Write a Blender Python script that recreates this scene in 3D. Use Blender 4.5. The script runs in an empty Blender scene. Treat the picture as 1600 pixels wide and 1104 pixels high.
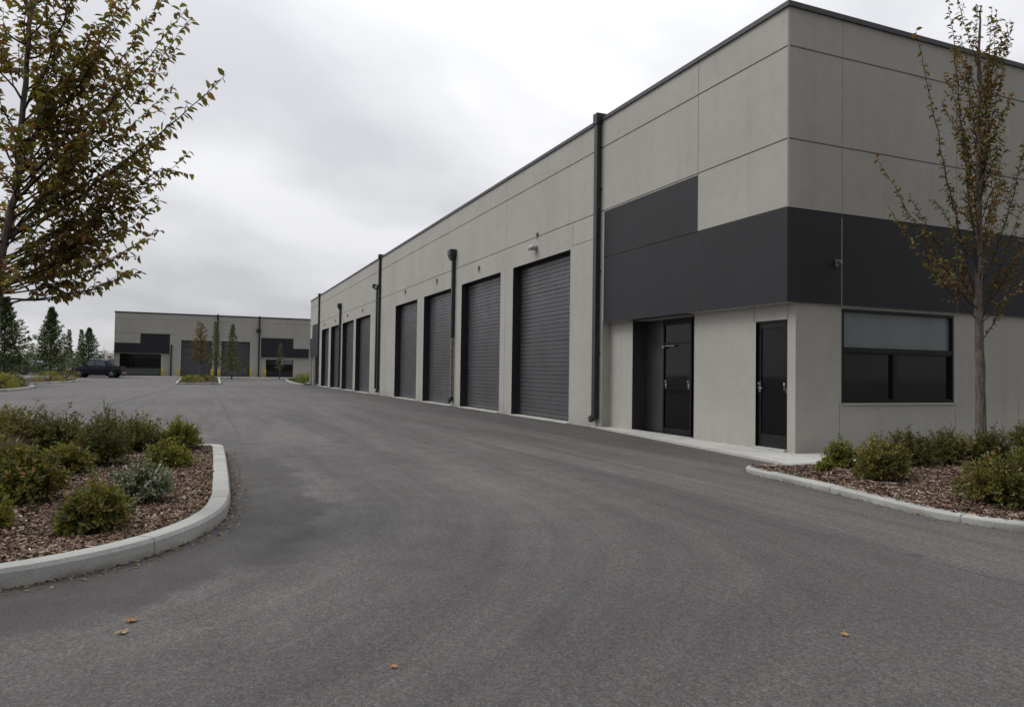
import bpy, bmesh, math, random
import numpy as np
from mathutils import Vector, Matrix, noise
random.seed(7); rng = np.random.default_rng(7)
R = math.radians
scene = bpy.context.scene
col = scene.collection

# ------------------------------------------------------------------ camera
CAM = Vector((8.369, -7.949, 1.17))
AX_R = Vector((0.3891501558, 0.9210606447, 0.0144722111))
AX_U = Vector((0.0189185951, -0.0236984721, 0.9995401288))
AX_F = Vector((-0.9209800448, 0.3886974031, 0.0266474374))
cd = bpy.data.cameras.new('camera'); cam = bpy.data.objects.new('camera', cd); col.objects.link(cam)
m = Matrix((AX_R, AX_U, -AX_F)).transposed().to_4x4(); m.translation = CAM
cam.matrix_world = m
cd.sensor_width = 36; cd.lens = 25.71; cd.clip_start = .05; cd.clip_end = 3000
scene.camera = cam

# ------------------------------------------------------------------ light
SUN_EL, SUN_AZ = 48, 232          # azimuth: direction towards the sun, degrees counted from +X to +Y
world = bpy.data.worlds.new('World'); scene.world = world; world.use_nodes = True
nt = world.node_tree; nt.nodes.clear()
def N(t, typ, **kw):
    n = t.nodes.new(typ)
    for k, v in kw.items(): setattr(n, k, v)
    return n
out = N(nt, 'ShaderNodeOutputWorld'); bg = N(nt, 'ShaderNodeBackground')
tc = N(nt, 'ShaderNodeTexCoord'); sep = N(nt, 'ShaderNodeSeparateXYZ')
nt.links.new(tc.outputs['Generated'], sep.inputs[0])
def wm(op, a, b=None, c=None, clamp=False):
    n = N(nt, 'ShaderNodeMath', operation=op); n.use_clamp = clamp
    for i, v in enumerate((a, b, c)):
        if v is None: continue
        if isinstance(v, (int, float)): n.inputs[i].default_value = v
        else: nt.links.new(v, n.inputs[i])
    return n.outputs[0]
zc = wm('MAXIMUM', sep.outputs[2], 0.0)
den = wm('ADD', zc, 0.34)
cx = wm('DIVIDE', sep.outputs[0], den); cy = wm('DIVIDE', sep.outputs[1], den)
cmb = N(nt, 'ShaderNodeCombineXYZ'); nt.links.new(cx, cmb.inputs[0]); nt.links.new(cy, cmb.inputs[1])
mp = N(nt, 'ShaderNodeMapping'); nt.links.new(cmb.outputs[0], mp.inputs[0])
mp.inputs['Rotation'].default_value = (0, 0, R(28)); mp.inputs['Scale'].default_value = (.95, .80, 1); mp.inputs['Location'].default_value = (3.1, 1.7, 0)
n1 = N(nt, 'ShaderNodeTexNoise'); nt.links.new(mp.outputs[0], n1.inputs['Vector'])
n1.inputs['Scale'].default_value = 1.5; n1.inputs['Detail'].default_value = 4; n1.inputs['Roughness'].default_value = .42; n1.inputs['Distortion'].default_value = .6
n2 = N(nt, 'ShaderNodeTexNoise'); nt.links.new(mp.outputs[0], n2.inputs['Vector'])
n2.inputs['Scale'].default_value = 4.2; n2.inputs['Detail'].default_value = 4; n2.inputs['Roughness'].default_value = .5
cl = wm('ADD', wm('MULTIPLY', n1.outputs['Fac'], .78), wm('MULTIPLY', n2.outputs['Fac'], .22))
rmp = N(nt, 'ShaderNodeValToRGB'); nt.links.new(cl, rmp.inputs[0])
e = rmp.color_ramp.elements; e[0].position = .40; e[0].color = (.68, .69, .725, 1); e[1].position = .61; e[1].color = (1.0, 1.0, 1.025, 1)
# overcast sky: brighter towards the zenith
grad = wm('ADD', .70, wm('MULTIPLY', wm('POWER', zc, 1.35), 1.30))
az = N(nt, 'ShaderNodeMapRange', interpolation_type='SMOOTHSTEP'); nt.links.new(sep.outputs[0], az.inputs[0])   # added dimming of the unseen sky behind the camera, darkens the right-hand face
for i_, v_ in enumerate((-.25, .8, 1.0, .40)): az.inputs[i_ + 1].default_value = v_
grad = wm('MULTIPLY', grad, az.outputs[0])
sky = N(nt, 'ShaderNodeTexSky', sky_type='NISHITA'); sky.sun_disc = False; sky.sun_elevation = R(SUN_EL); sky.sun_rotation = R(90 - SUN_AZ)
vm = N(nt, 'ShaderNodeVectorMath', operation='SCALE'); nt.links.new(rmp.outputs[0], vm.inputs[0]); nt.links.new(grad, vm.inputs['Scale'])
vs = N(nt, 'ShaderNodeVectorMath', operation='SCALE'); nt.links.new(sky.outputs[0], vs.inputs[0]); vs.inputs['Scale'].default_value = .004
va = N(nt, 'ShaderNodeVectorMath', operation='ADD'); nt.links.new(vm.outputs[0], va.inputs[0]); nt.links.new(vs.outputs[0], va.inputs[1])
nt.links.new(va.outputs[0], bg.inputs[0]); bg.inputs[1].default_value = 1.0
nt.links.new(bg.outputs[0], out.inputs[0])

sd = bpy.data.lights.new('sun', 'SUN'); sd.energy = 1.25; sd.angle = R(28); sd.color = (1.0, .97, .92)
sun = bpy.data.objects.new('sun', sd); col.objects.link(sun)
tow = Vector((math.cos(R(SUN_EL)) * math.cos(R(SUN_AZ)), math.cos(R(SUN_EL)) * math.sin(R(SUN_AZ)), math.sin(R(SUN_EL))))
sun.rotation_euler = tow.to_track_quat('Z', 'Y').to_euler(); sun.location = (0, -20, 30)
scene.view_settings.view_transform = 'Standard'; scene.view_settings.look = 'None'
scene.view_settings.exposure = 0.0; scene.view_settings.gamma = 1.0

# ------------------------------------------------------------------ materials
class MT:
    def __init__(s, name, rough=.8, spec=.5, metal=0.0, color=(.5, .5, .5)):
        s.m = bpy.data.materials.new(name); s.m.use_nodes = True; s.t = s.m.node_tree
        s.b = s.t.nodes['Principled BSDF']; s.o = s.t.nodes['Material Output']
        s.b.inputs['Roughness'].default_value = rough; s.b.inputs['Specular IOR Level'].default_value = spec
        s.b.inputs['Metallic'].default_value = metal; s.b.inputs['Base Color'].default_value = (*color, 1)
        s.geo = N(s.t, 'ShaderNodeNewGeometry'); s.pos = s.geo.outputs['Position']; s.rnd = s.geo.outputs['Random Per Island']
    def L(s, a, b): s.t.links.new(a, b)
    def M(s, op, a, b=None, c=None, clamp=False):
        n = N(s.t, 'ShaderNodeMath', operation=op); n.use_clamp = clamp
        for i, v in enumerate((a, b, c)):
            if v is None: continue
            if isinstance(v, (int, float)): n.inputs[i].default_value = v
            else: s.L(v, n.inputs[i])
        return n.outputs[0]
    def map(s, scale=(1, 1, 1), loc=(0, 0, 0), v=None, rot=(0, 0, 0)):
        n = N(s.t, 'ShaderNodeMapping'); s.L(v or s.pos, n.inputs[0])
        n.inputs['Scale'].default_value = scale; n.inputs['Location'].default_value = loc; n.inputs['Rotation'].default_value = rot
        return n.outputs[0]
    def noise(s, scale, detail=4, rough=.55, v=None, dist=0.0):
        n = N(s.t, 'ShaderNodeTexNoise'); s.L(v or s.pos, n.inputs['Vector'])
        n.inputs['Scale'].default_value = scale; n.inputs['Detail'].default_value = detail; n.inputs['Roughness'].default_value = rough
        n.inputs['Distortion'].default_value = dist
        return n.outputs['Fac']
    def voro(s, scale, v=None, feat='F1', out='Distance'):
        n = N(s.t, 'ShaderNodeTexVoronoi', feature=feat); s.L(v or s.pos, n.inputs['Vector']); n.inputs['Scale'].default_value = scale
        return n.outputs[out]
    def ramp(s, f, stops):
        n = N(s.t, 'ShaderNodeValToRGB'); s.L(f, n.inputs[0]); el = n.color_ramp.elements
        while len(el) < len(stops): el.new(.5)
        for i, (p, c) in enumerate(stops):
            el[i].position = p; el[i].color = (*c, 1) if len(c) == 3 else c
        return n.outputs[0]
    def mr(s, f, a, b, c=0.0, d=1.0, smooth=True):
        n = N(s.t, 'ShaderNodeMapRange'); s.L(f, n.inputs[0]); n.interpolation_type = 'SMOOTHSTEP' if smooth else 'LINEAR'
        for i, v in enumerate((a, b, c, d)): n.inputs[i + 1].default_value = v
        return n.outputs[0]
    def mix(s, f, a, b, mode='MIX'):
        n = N(s.t, 'ShaderNodeMix', data_type='RGBA', blend_type=mode)
        for sock, v in ((n.inputs[0], f), (n.inputs[6], a), (n.inputs[7], b)):
            if isinstance(v, (int, float)): sock.default_value = v
            elif isinstance(v, tuple): sock.default_value = (*v, 1)
            else: s.L(v, sock)
        return n.outputs[2]
    def scale(s, c, f):
        n = N(s.t, 'ShaderNodeVectorMath', operation='SCALE')
        if isinstance(c, tuple): n.inputs[0].default_value = c
        else: s.L(c, n.inputs[0])
        if isinstance(f, (int, float)): n.inputs['Scale'].default_value = f
        else: s.L(f, n.inputs['Scale'])
        return n.outputs[0]
    def sep(s, v=None):
        n = N(s.t, 'ShaderNodeSeparateXYZ'); s.L(v or s.pos, n.inputs[0]); return n.outputs
    def comb(s, a, b, c=None):
        n = N(s.t, 'ShaderNodeCombineXYZ')
        for i, v in enumerate((a, b, c)):
            if v is not None: s.L(v, n.inputs[i])
        return n.outputs[0]
    def col(s, c): s.L(c, s.b.inputs['Base Color'])
    def rough(s, r): s.L(r, s.b.inputs['Roughness'])
    def bump(s, h, strength=.3, dist=.01):
        n = N(s.t, 'ShaderNodeBump'); s.L(h, n.inputs['Height']); n.inputs['Strength'].default_value = strength; n.inputs['Distance'].default_value = dist
        s.L(n.outputs[0], s.b.inputs['Normal'])

def paint_mat(name, c, rough=.5, spec=.4, metal=0, var=.12, nscale=3, bump=.0):
    k = MT(name, rough, spec, metal)
    f = k.mr(k.noise(nscale, 5), .3, .7, 1 - var, 1 + var); k.col(k.scale(tuple(c), f))
    k.rough(k.mr(k.noise(nscale * 4, 4), .3, .7, rough * .85, min(1, rough * 1.15)))
    if bump: k.bump(k.noise(nscale * 30, 3), bump, .005)
    return k.m

def wall_mat(name, base):
    k = MT(name, .86, .3); x, y, z = k.sep()
    a = k.mr(k.noise(.55, 4, .6), .3, .7, .95, 1.045)
    b = k.mr(k.noise(5, 5, .65), .25, .75, .955, 1.045)
    st = k.noise(1, 5, .6, v=k.map((3.2, 3.2, .16)))                       # rain streaks running down
    st = k.mr(st, .5, .78, 1.0, .91)
    foot = k.M('MULTIPLY', k.mr(z, .0, .42, 1.0, 0.0), k.mr(k.noise(2.4, 5, .6), .36, .7, .15, 1.0))   # splash dirt
    d = k.M('MULTIPLY', k.M('MULTIPLY', a, b), st)
    c = k.scale(base, d)
    c = k.mix(k.M('MULTIPLY', foot, .34), c, (.16, .145, .12))
    # rusty run below the middle downpipe
    rx = k.mr(k.M('ABSOLUTE', k.M('ADD', x, 26.2)), .15, 1.0, 1.0, 0.0); rz = k.mr(z, 4.6, 3.6, 0, 1)
    rs = k.mr(k.noise(1, 4, .7, v=k.map((5, 5, .35), (4, 0, 0))), .42, .68)
    c = k.mix(k.M('MULTIPLY', k.M('MULTIPLY', k.M('MULTIPLY', rx, rz), rs), .42), c, (.17, .11, .09))
    # board and trowel marks
    k.col(c)
    k.bump(k.M('ADD', k.noise(38, 4, .6), k.M('MULTIPLY', k.noise(4, 4), 1.2)), .22, .006)
    return k.m
M = {}
M['wall'] = wall_mat('painted tilt-up concrete', (.412, .400, .362))
M['fwall'] = wall_mat('painted tilt-up concrete of the far hall', (.405, .392, .355))
k = MT('charcoal painted concrete', .62, .35)
k.col(k.scale((.021, .021, .0245), k.M('MULTIPLY', k.mr(k.noise(.8, 5, .6), .3, .7, .9, 1.1), k.mr(k.noise(1, 4, v=k.map((4, 4, .3))), .4, .8, 1.03, .93))))
k.bump(k.noise(35, 4), .2, .004); M['dark'] = k.m
M['jamb'] = paint_mat('dark painted jamb', (.022, .022, .026), .55)
M['cap'] = paint_mat('dark grey parapet flashing', (.052, .054, .056), .45, .5, .2)
M['pipe'] = paint_mat('black coated steel downpipe', (.020, .021, .024), .42, .5, 0, .25, 6)
M['pipe2'] = paint_mat('weathered galvanised downpipe', (.19, .17, .155), .6, .4, .2, .35, 7)
k = MT('garage door grey enamel', .38, .5)
x, y, z = k.sep()
k.col(k.scale((.088, .088, .095), k.M('MULTIPLY', k.mr(k.noise(1.3, 4), .3, .7, .9, 1.1), k.mr(k.noise(1, 4, .6, v=k.map((6, 6, .5))), .45, .8, 1.0, .86))))
k.rough(k.mr(k.noise(6, 4), .3, .7, .27, .40)); M['gdoor'] = k.m
k = MT('black storefront glass', .04, .20, color=(.006, .006, .007)); k.rough(k.mr(k.noise(3, 3), .3, .7, .03, .07)); M['glass'] = k.m
k = MT('dark tinted window glass', .06, .35); k.col(k.scale((.011, .011, .0105), k.mr(k.noise(1.2, 3), .3, .7, .8, 1.2))); M['glass2'] = k.m
k = MT('frosted pale glass', .12, .5); k.col(k.scale((.165, .19, .19), k.mr(k.noise(.9, 3), .3, .7, .9, 1.08))); M['frost'] = k.m
M['frame'] = paint_mat('black aluminium frame', (.005, .005, .006), .45, .35)
M['steel'] = paint_mat('brushed steel', (.26, .26, .255), .32, .5, .9)
M['alum'] = paint_mat('mill aluminium threshold', (.42, .42, .40), .45, .5, .4)
M['darkfloor'] = paint_mat('dark polished entrance floor', (.012, .012, .014), .16, .6)
M['lampbody'] = paint_mat('pale grey lamp housing', (.42, .42, .42), .4, .5)
M['alcovepaint'] = paint_mat('charcoal entrance lining', (.046, .0455, .048), .38, .5)
M['gravelroof'] = paint_mat('roof gravel', (.2, .19, .18), .95)
M['spandrel'] = paint_mat('grey green spandrel panel', (.085, .095, .092), .5)
M['yellow'] = paint_mat('yellow bollard paint', (.62, .44, .02), .5, .4, 0, .15, 6)

k = MT('pale kerb concrete', .85, .3); x, y, z = k.sep()
f = k.M('MULTIPLY', k.mr(k.noise(2.2, 5, .6), .3, .7, .86, 1.1), k.mr(k.noise(55, 3, .7), .3, .7, .9, 1.08))
c = k.scale((.375, .377, .355), f)
c = k.mix(k.M('MULTIPLY', k.mr(z, .055, .0, 0, 1), k.mr(k.noise(6, 4), .35, .7, .1, .75)), c, (.13, .105, .08))
k.col(c); k.bump(k.M('ADD', k.noise(60, 4, .7), k.noise(9, 4)), .35, .006); M['kerb'] = k.m
k = MT('sidewalk concrete', .85, .3); x, y, z = k.sep()
f = k.M('MULTIPLY', k.mr(k.noise(1.6, 5, .6), .3, .7, .88, 1.08), k.mr(k.noise(70, 3, .7), .3, .7, .93, 1.06))
jn = k.mr(k.M('ABSOLUTE', k.M('SUBTRACT', k.M('FRACT', k.M('DIVIDE', x, 1.35)), .5)), .49, .496, 1.0, .55)
k.col(k.scale((.47, .465, .435), k.M('MULTIPLY', f, jn))); k.bump(k.noise(60, 4, .7), .25, .005); M['walk'] = k.m

# asphalt: vehicles swing round the left bed, so wear follows u (distance from the bed's centre) and v (travel)
k = MT('worn asphalt', .78, .42); x, y, z = k.sep()
ax = k.M('MULTIPLY', k.M('MAXIMUM', k.M('SUBTRACT', x, 1.6), 0.0), k.mr(y, -6.2, -3.2, 1.0, .30)); ay = k.M('ADD', y, 10.5)
u = k.M('SQRT', k.M('ADD', k.M('MULTIPLY', ax, ax), k.M('MULTIPLY', ay, ay)))
v = k.M('ADD', k.M('MULTIPLY', k.M('ARCTAN2', ax, ay), 6.0), k.M('MINIMUM', x, 1.6))
wob = k.noise(.35, 3)
uv = k.comb(k.M('ADD', u, k.M('MULTIPLY', wob, .5)), k.M('MULTIPLY', v, .085))
s1 = k.mr(k.noise(1.5, 4, .55, v=uv, dist=.25), .3, .72, .76, 1.20)
uv2 = k.comb(u, k.M('MULTIPLY', v, .04))
s2 = k.mr(k.noise(7.5, 3, .6, v=uv2), .3, .75, .90, 1.10)
big = k.mr(k.noise(.13, 4, .5), .32, .68, .84, 1.13)
mid = k.mr(k.noise(2.2, 6, .7), .3, .7, .94, 1.06)
agg = k.M('MULTIPLY', k.mr(k.noise(60, 3, .8), .3, .72, .58, 1.44), k.mr(k.noise(24, 4, .75), .3, .7, .74, 1.28))
ag2 = k.mr(k.noise(190, 2, .7), .3, .7, .85, 1.16)
chip = k.mr(k.voro(70, out='Distance'), .10, .24, 1.9, 1.0)
s1 = k.M('ADD', k.M('MULTIPLY', k.M('SUBTRACT', s1, 1.0), k.mr(x, -28, -6, .35, 1.0)), 1.0); s2 = k.M('ADD', k.M('MULTIPLY', k.M('SUBTRACT', s2, 1.0), k.mr(x, -28, -6, .3, 1.0)), 1.0)
f = s1
for q in (s2, big, mid, agg, ag2, chip): f = k.M('MULTIPLY', f, q)
c = k.scale((.0965, .0905, .0855), f)
# newer dark asphalt apron along the hall, its edge wandering a little
ed = k.M('ADD', y, k.M('MULTIPLY', k.noise(1.2, 4), .35))
apron = k.M('MULTIPLY', k.mr(ed, -1.62, -1.50), k.mr(x, 1.2, .4))
c = k.mix(k.M('MULTIPLY', apron, .36), c, (.052, .048, .047))
# damp dirt along the bed kerb
dd = k.M('ADD', u, k.M('MULTIPLY', k.noise(1.3, 5, .6), 1.1))
damp = k.M('MULTIPLY', k.mr(dd, 4.20, 3.98), k.mr(x, -2.6, -1.0))
c = k.mix(k.M('MULTIPLY', damp, .62), c, (.036, .033, .031))
# two dark rubber swathes on the bend
for u0, w0, a0, x0, x1 in ((5.35, .30, .45, 1.9, 5.6), (6.9, .22, .26, 0.4, 6.5), (4.55, .35, .34, -1.0, 5.0), (8.0, .20, .22, -4.0, 5.5), (3.9, .22, .25, -2.0, 4.0)):
    tr = k.mr(k.M('ABSOLUTE', k.M('SUBTRACT', k.M('ADD', u, k.M('MULTIPLY', wob, .8)), u0 + .4)), w0, w0 * .25)
    tr = k.M('MULTIPLY', tr, k.M('MULTIPLY', k.mr(x, x0 - 1.2, x0 + .6), k.mr(x, x1 + 1.0, x1 - .4)))
    tr = k.M('MULTIPLY', tr, k.mr(k.noise(14, 2, .5, v=uv2), .35, .62, .45, 1.0))
    c = k.mix(k.M('MULTIPLY', tr, a0 * .62), c, (.043, .041, .039))
# paving seams and sealed cracks
def seam(coord, at, w, amt, wamp=.05, mask=None):
    global c
    q = k.M('ABSOLUTE', k.M('SUBTRACT', k.M('ADD', coord, k.M('MULTIPLY', k.noise(.8, 5, .7), wamp)), at + wamp * .5))
    q = k.M('MULTIPLY', k.mr(q, w, w * .3), k.mr(k.noise(2.0, 4), .35, .55, .25, 1.0))
    if mask: q = k.M('MULTIPLY', q, mask)
    c = k.mix(k.M('MULTIPLY', q, amt), c, (.03, .029, .029))
seam(y, -7.35, .05, .45, .12, k.mr(x, -3.0, -5.0))
seam(y, -3.62, .022, .45, .22)
seam(k.M('SUBTRACT', y, k.M('MULTIPLY', x, .018)), -1.55, .018, .75, .05)
seam(k.M('ADD', y, k.M('MULTIPLY', x, .05)), -11.5, .10, .55, .3, k.mr(x, -14, -19))
seam(k.M('SUBTRACT', y, k.M('MULTIPLY', x, .10)), .95, .06, .5, .2, k.mr(x, -30, -34))
for yy in (-5.6, -9.6): seam(y, yy, .12, .22, .3, k.mr(x, -8, -12))
# a few oil drips and pale scuffs
od = k.mr(k.voro(1.1, v=k.map((1, 1, 1), (3.3, .7, 0))), .075, .03); c = k.mix(k.M('MULTIPLY', k.M('MULTIPLY', od, k.mr(k.noise(.5, 2), .5, .56)), .55), c, (.03, .029, .028))
k.col(c)
k.bump(k.M('ADD', k.noise(75, 4, .8), k.M('MULTIPLY', k.voro(95), .7)), .75, .009)
k.rough(k.mr(k.noise(3, 4), .3, .7, .7, .86)); M['asphalt'] = k.m

k = MT('bark mulch soil', .95, .2)
c = k.ramp(k.noise(45, 5, .75), [(.3, (.02, .013, .009)), (.5, (.052, .034, .024)), (.66, (.105, .072, .052)), (.8, (.2, .15, .115))])
k.col(c); k.bump(k.noise(50, 5, .8), 1.0, .03); M['mulch'] = k.m
k = MT('mulch chips', .9, .2)
k.col(k.ramp(k.rnd, [(0, (.045, .027, .019)), (.3, (.11, .068, .048)), (.6, (.205, .135, .097)), (.85, (.31, .225, .17)), (1, (.52, .43, .35))])); M['chip'] = k.m
k = MT('fallen leaf bits', .8, .2)
k.col(k.ramp(k.rnd, [(0, (.06, .035, .02)), (.45, (.15, .095, .05)), (.8, (.27, .19, .085)), (1, (.32, .27, .19))])); M['litter'] = k.m
k = MT('dry grass straw', .85, .25)
k.col(k.ramp(k.rnd, [(0, (.14, .10, .06)), (.6, (.30, .235, .15)), (1, (.44, .38, .27))])); M['straw'] = k.m

def leaf_mat(name, stops, trans=.35, rough=.55):
    k = MT(name, rough, .35)
    c = k.ramp(k.rnd, stops); c = k.scale(c, k.mr(k.noise(3.5, 3), .3, .7, .75, 1.25)); k.col(c)
    tr = N(k.t, 'ShaderNodeBsdfTranslucent'); k.L(k.mix(1.0, c, (1.0, 1.0, .45), 'MULTIPLY'), tr.inputs[0])
    mx = N(k.t, 'ShaderNodeMixShader'); mx.inputs[0].default_value = trans
    k.L(k.b.outputs[0], mx.inputs[1]); k.L(tr.outputs[0], mx.inputs[2]); k.L(mx.outputs[0], k.o.inputs[0])
    return k.m
M['lf_left'] = leaf_mat('olive and bronze leaves', [(0, (0.124, 0.118, 0.038)), (.4, (0.225, 0.206, 0.054)), (.65, (0.283, 0.222, 0.065)), (.82, (0.283, 0.146, 0.068)), (1, (0.217, 0.093, 0.082))], .5)
M['lf_right'] = leaf_mat('thin autumn leaves', [(0, (0.117, 0.124, 0.029)), (.35, (0.177, 0.174, 0.043)), (.6, (0.239, 0.153, 0.045)), (.85, (0.260, 0.115, 0.047)), (1, (0.136, 0.065, 0.037))], .3)
M['lf_orange'] = leaf_mat('orange brown leaves', [(0, (0.115, 0.105, 0.031)), (.5, (0.220, 0.158, 0.053)), (1, (0.287, 0.164, 0.059))], .25)
M['lf_con'] = leaf_mat('conifer needles', [(0, (0.039, 0.072, 0.028)), (.5, (0.083, 0.135, 0.046)), (.85, (0.141, 0.191, 0.060)), (1, (0.238, 0.245, 0.079))], .15)
M['lf_con2'] = leaf_mat('light conifer needles', [(0, (0.075, 0.105, 0.045)), (.5, (0.120, 0.165, 0.060)), (1, (0.210, 0.232, 0.083))], .2)
M['sh_green'] = leaf_mat('green shrub leaves', [(0, (0.087, 0.103, 0.023)), (.5, (0.186, 0.209, 0.039)), (.85, (0.309, 0.299, 0.057)), (1, (0.469, 0.374, 0.086))], .35)
M['sh_dark'] = leaf_mat('dark shrub leaves', [(0, (0.051, 0.065, 0.019)), (.6, (0.115, 0.128, 0.030)), (.92, (0.203, 0.190, 0.043)), (1, (0.286, 0.126, 0.069))], .3)
M['sh_red'] = leaf_mat('green shrub leaves turning red', [(0, (0.075, 0.090, 0.023)), (.5, (0.163, 0.179, 0.040)), (.78, (0.251, 0.224, 0.053)), (.92, (0.276, 0.168, 0.064)), (1, (0.314, 0.134, 0.080))], .35)
M['sh_silver'] = leaf_mat('silver shrub leaves', [(0, (.09, .12, .05)), (.45, (.19, .23, .12)), (.75, (.42, .44, .37)), (1, (.68, .68, .63))], .25)
M['sh_yellow'] = leaf_mat('yellow green shrub leaves', [(0, (0.126, 0.140, 0.029)), (.5, (0.252, 0.242, 0.051)), (1, (0.448, 0.344, 0.086))], .35)
M['grass'] = leaf_mat('green lawn blades', [(0, (.06, .10, .02)), (.6, (.12, .155, .035)), (1, (.21, .20, .07))], .3)
k = MT('grey brown bark', .9, .2); x, y, z = k.sep()
f = k.noise(1, 5, .7, v=k.map((30, 30, 7))); c = k.ramp(f, [(.3, (.08, .066, .056)), (.55, (.18, .152, .13)), (.75, (.29, .26, .225))])
ringz = k.noise(1, 3, .6, v=k.map((4, 4, 60))); c = k.mix(k.mr(ringz, .58, .68, 0, .45), c, (.05, .04, .035))
k.col(c); k.bump(f, .6, .01); M['bark'] = k.m
k = MT('dark twig bark', .85, .2); k.col(k.scale((.06, .045, .04), k.mr(k.noise(12, 4), .3, .7, .7, 1.3))); M['twig'] = k.m
k = MT('reddish twig bark', .85, .2); k.col(k.scale((.11, .06, .048), k.mr(k.noise(12, 4), .3, .7, .7, 1.3))); M['twigred'] = k.m
k = MT('grey fence concrete', .9, .25)
k.col(k.scale((.31, .30, .285), k.M('MULTIPLY', k.mr(k.noise(1.0, 5), .3, .7, .85, 1.1), k.mr(k.noise(1, 4, v=k.map((5, 5, .4))), .4, .8, 1.03, .85)))); M['fence'] = k.m
M['fencecap'] = paint_mat('pale fence coping', (.42, .41, .36), .85)
k = MT('dark navy car paint', .35, .35); k.col(k.scale((.007, .009, .016), k.mr(k.noise(2), .3, .7, .9, 1.1))); k.b.inputs['Coat Weight'].default_value = .15; k.b.inputs['Coat Roughness'].default_value = .1; M['navy'] = k.m
k = MT('black car paint', .3, .6); k.col(k.scale((.010, .011, .012), k.mr(k.noise(2), .3, .7, .9, 1.1))); k.b.inputs['Coat Weight'].default_value = .6; M['blackcar'] = k.m
M['carglass'] = paint_mat('car window glass', (.06, .07, .095), .12, .8)
M['tyre'] = paint_mat('tyre rubber', (.014, .014, .014), .85)
M['rim'] = paint_mat('alloy rim', (.38, .38, .38), .35, .5, .7)
M['redlens'] = paint_mat('red lamp lens', (.30, .02, .025), .25, .6)
M['whitelens'] = paint_mat('clear lamp lens', (.6, .6, .6), .2, .6)
M['trim'] = paint_mat('black plastic trim', (.015, .015, .015), .6)

# ------------------------------------------------------------------ object helpers
def setp(o, label=None, cat=None, group=None, kind=None):
    if label: o['label'] = label
    if cat: o['category'] = cat
    if group: o['group'] = group
    if kind: o['kind'] = kind
    return o
def empty(name, loc, label, cat, group=None, rz=0):
    o = bpy.data.objects.new(name, None); col.objects.link(o); o.location = loc; o.rotation_euler.z = rz; o.empty_display_size = .2
    return setp(o, label, cat, group)
def link(name, me, parent=None, mats=()):
    for mm in mats: me.materials.append(mm)
    o = bpy.data.objects.new(name, me); col.objects.link(o)
    if parent is not None: o.parent = parent
    return o
class MB:
    """collects quads / boxes / tubes into one mesh (coordinates local to the parent)"""
    def __init__(s): s.v = []; s.f = []; s.mi = []; s.sm = []
    def face(s, pts, mi=0, smooth=False):
        i = len(s.v); s.v += [tuple(p) for p in pts]; s.f.append(tuple(range(i, i + len(pts)))); s.mi.append(mi); s.sm.append(smooth)
    def box(s, x0, x1, y0, y1, z0, z1, mi=0, b=0.0):
        bm = bmesh.new(); bmesh.ops.create_cube(bm, size=1)
        for q in bm.verts: q.co = Vector(((x0 + x1) / 2 + q.co.x * (x1 - x0), (y0 + y1) / 2 + q.co.y * (y1 - y0), (z0 + z1) / 2 + q.co.z * (z1 - z0)))
        if b: bmesh.ops.bevel(bm, geom=bm.edges[:], offset=b, segments=1, affect='EDGES')
        s.add(bm, mi)
    def add(s, bm, mi=0, smooth=False):
        i = len(s.v); bm.verts.index_update()
        s.v += [tuple(q.co) for q in bm.verts]
        for f in bm.faces: s.f.append(tuple(i + q.index for q in f.verts)); s.mi.append(mi); s.sm.append(smooth)
        bm.free()
    def tube(s, pts, rad, n=6, mi=0, cap=True):
        i0 = len(s.v); P = [Vector(p) for p in pts]
        for j, p in enumerate(P):
            d = (P[min(j + 1, len(P) - 1)] - P[max(j - 1, 0)]).normalized()
            a = d.orthogonal().normalized() if j == 0 else (pa - d * pa.dot(d)).normalized()
            pa = a; b2 = d.cross(a); r = rad[j] if hasattr(rad, '__len__') else rad
            for q in range(n):
                t = 2 * math.pi * q / n; s.v.append(tuple(p + a * (r * math.cos(t)) + b2 * (r * math.sin(t))))
        for j in range(len(P) - 1):
            for q in range(n):
                q2 = (q + 1) % n; A = i0 + j * n
                s.f.append((A + q, A + q2, A + n + q2, A + n + q)); s.mi.append(mi); s.sm.append(True)
        if cap:
            s.f.append(tuple(i0 + q for q in range(n))[::-1]); s.f.append(tuple(i0 + (len(P) - 1) * n + q for q in range(n))); s.mi += [mi, mi]; s.sm += [False, False]
    def build(s, name, mats, parent=None):
        if not isinstance(mats, (list, tuple)): mats = [mats]
        me = bpy.data.meshes.new(name); me.from_pydata(s.v, [], s.f)
        me.polygons.foreach_set('material_index', s.mi); me.polygons.foreach_set('use_smooth', s.sm); me.update()
        return link(name, me, parent, mats)

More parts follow.
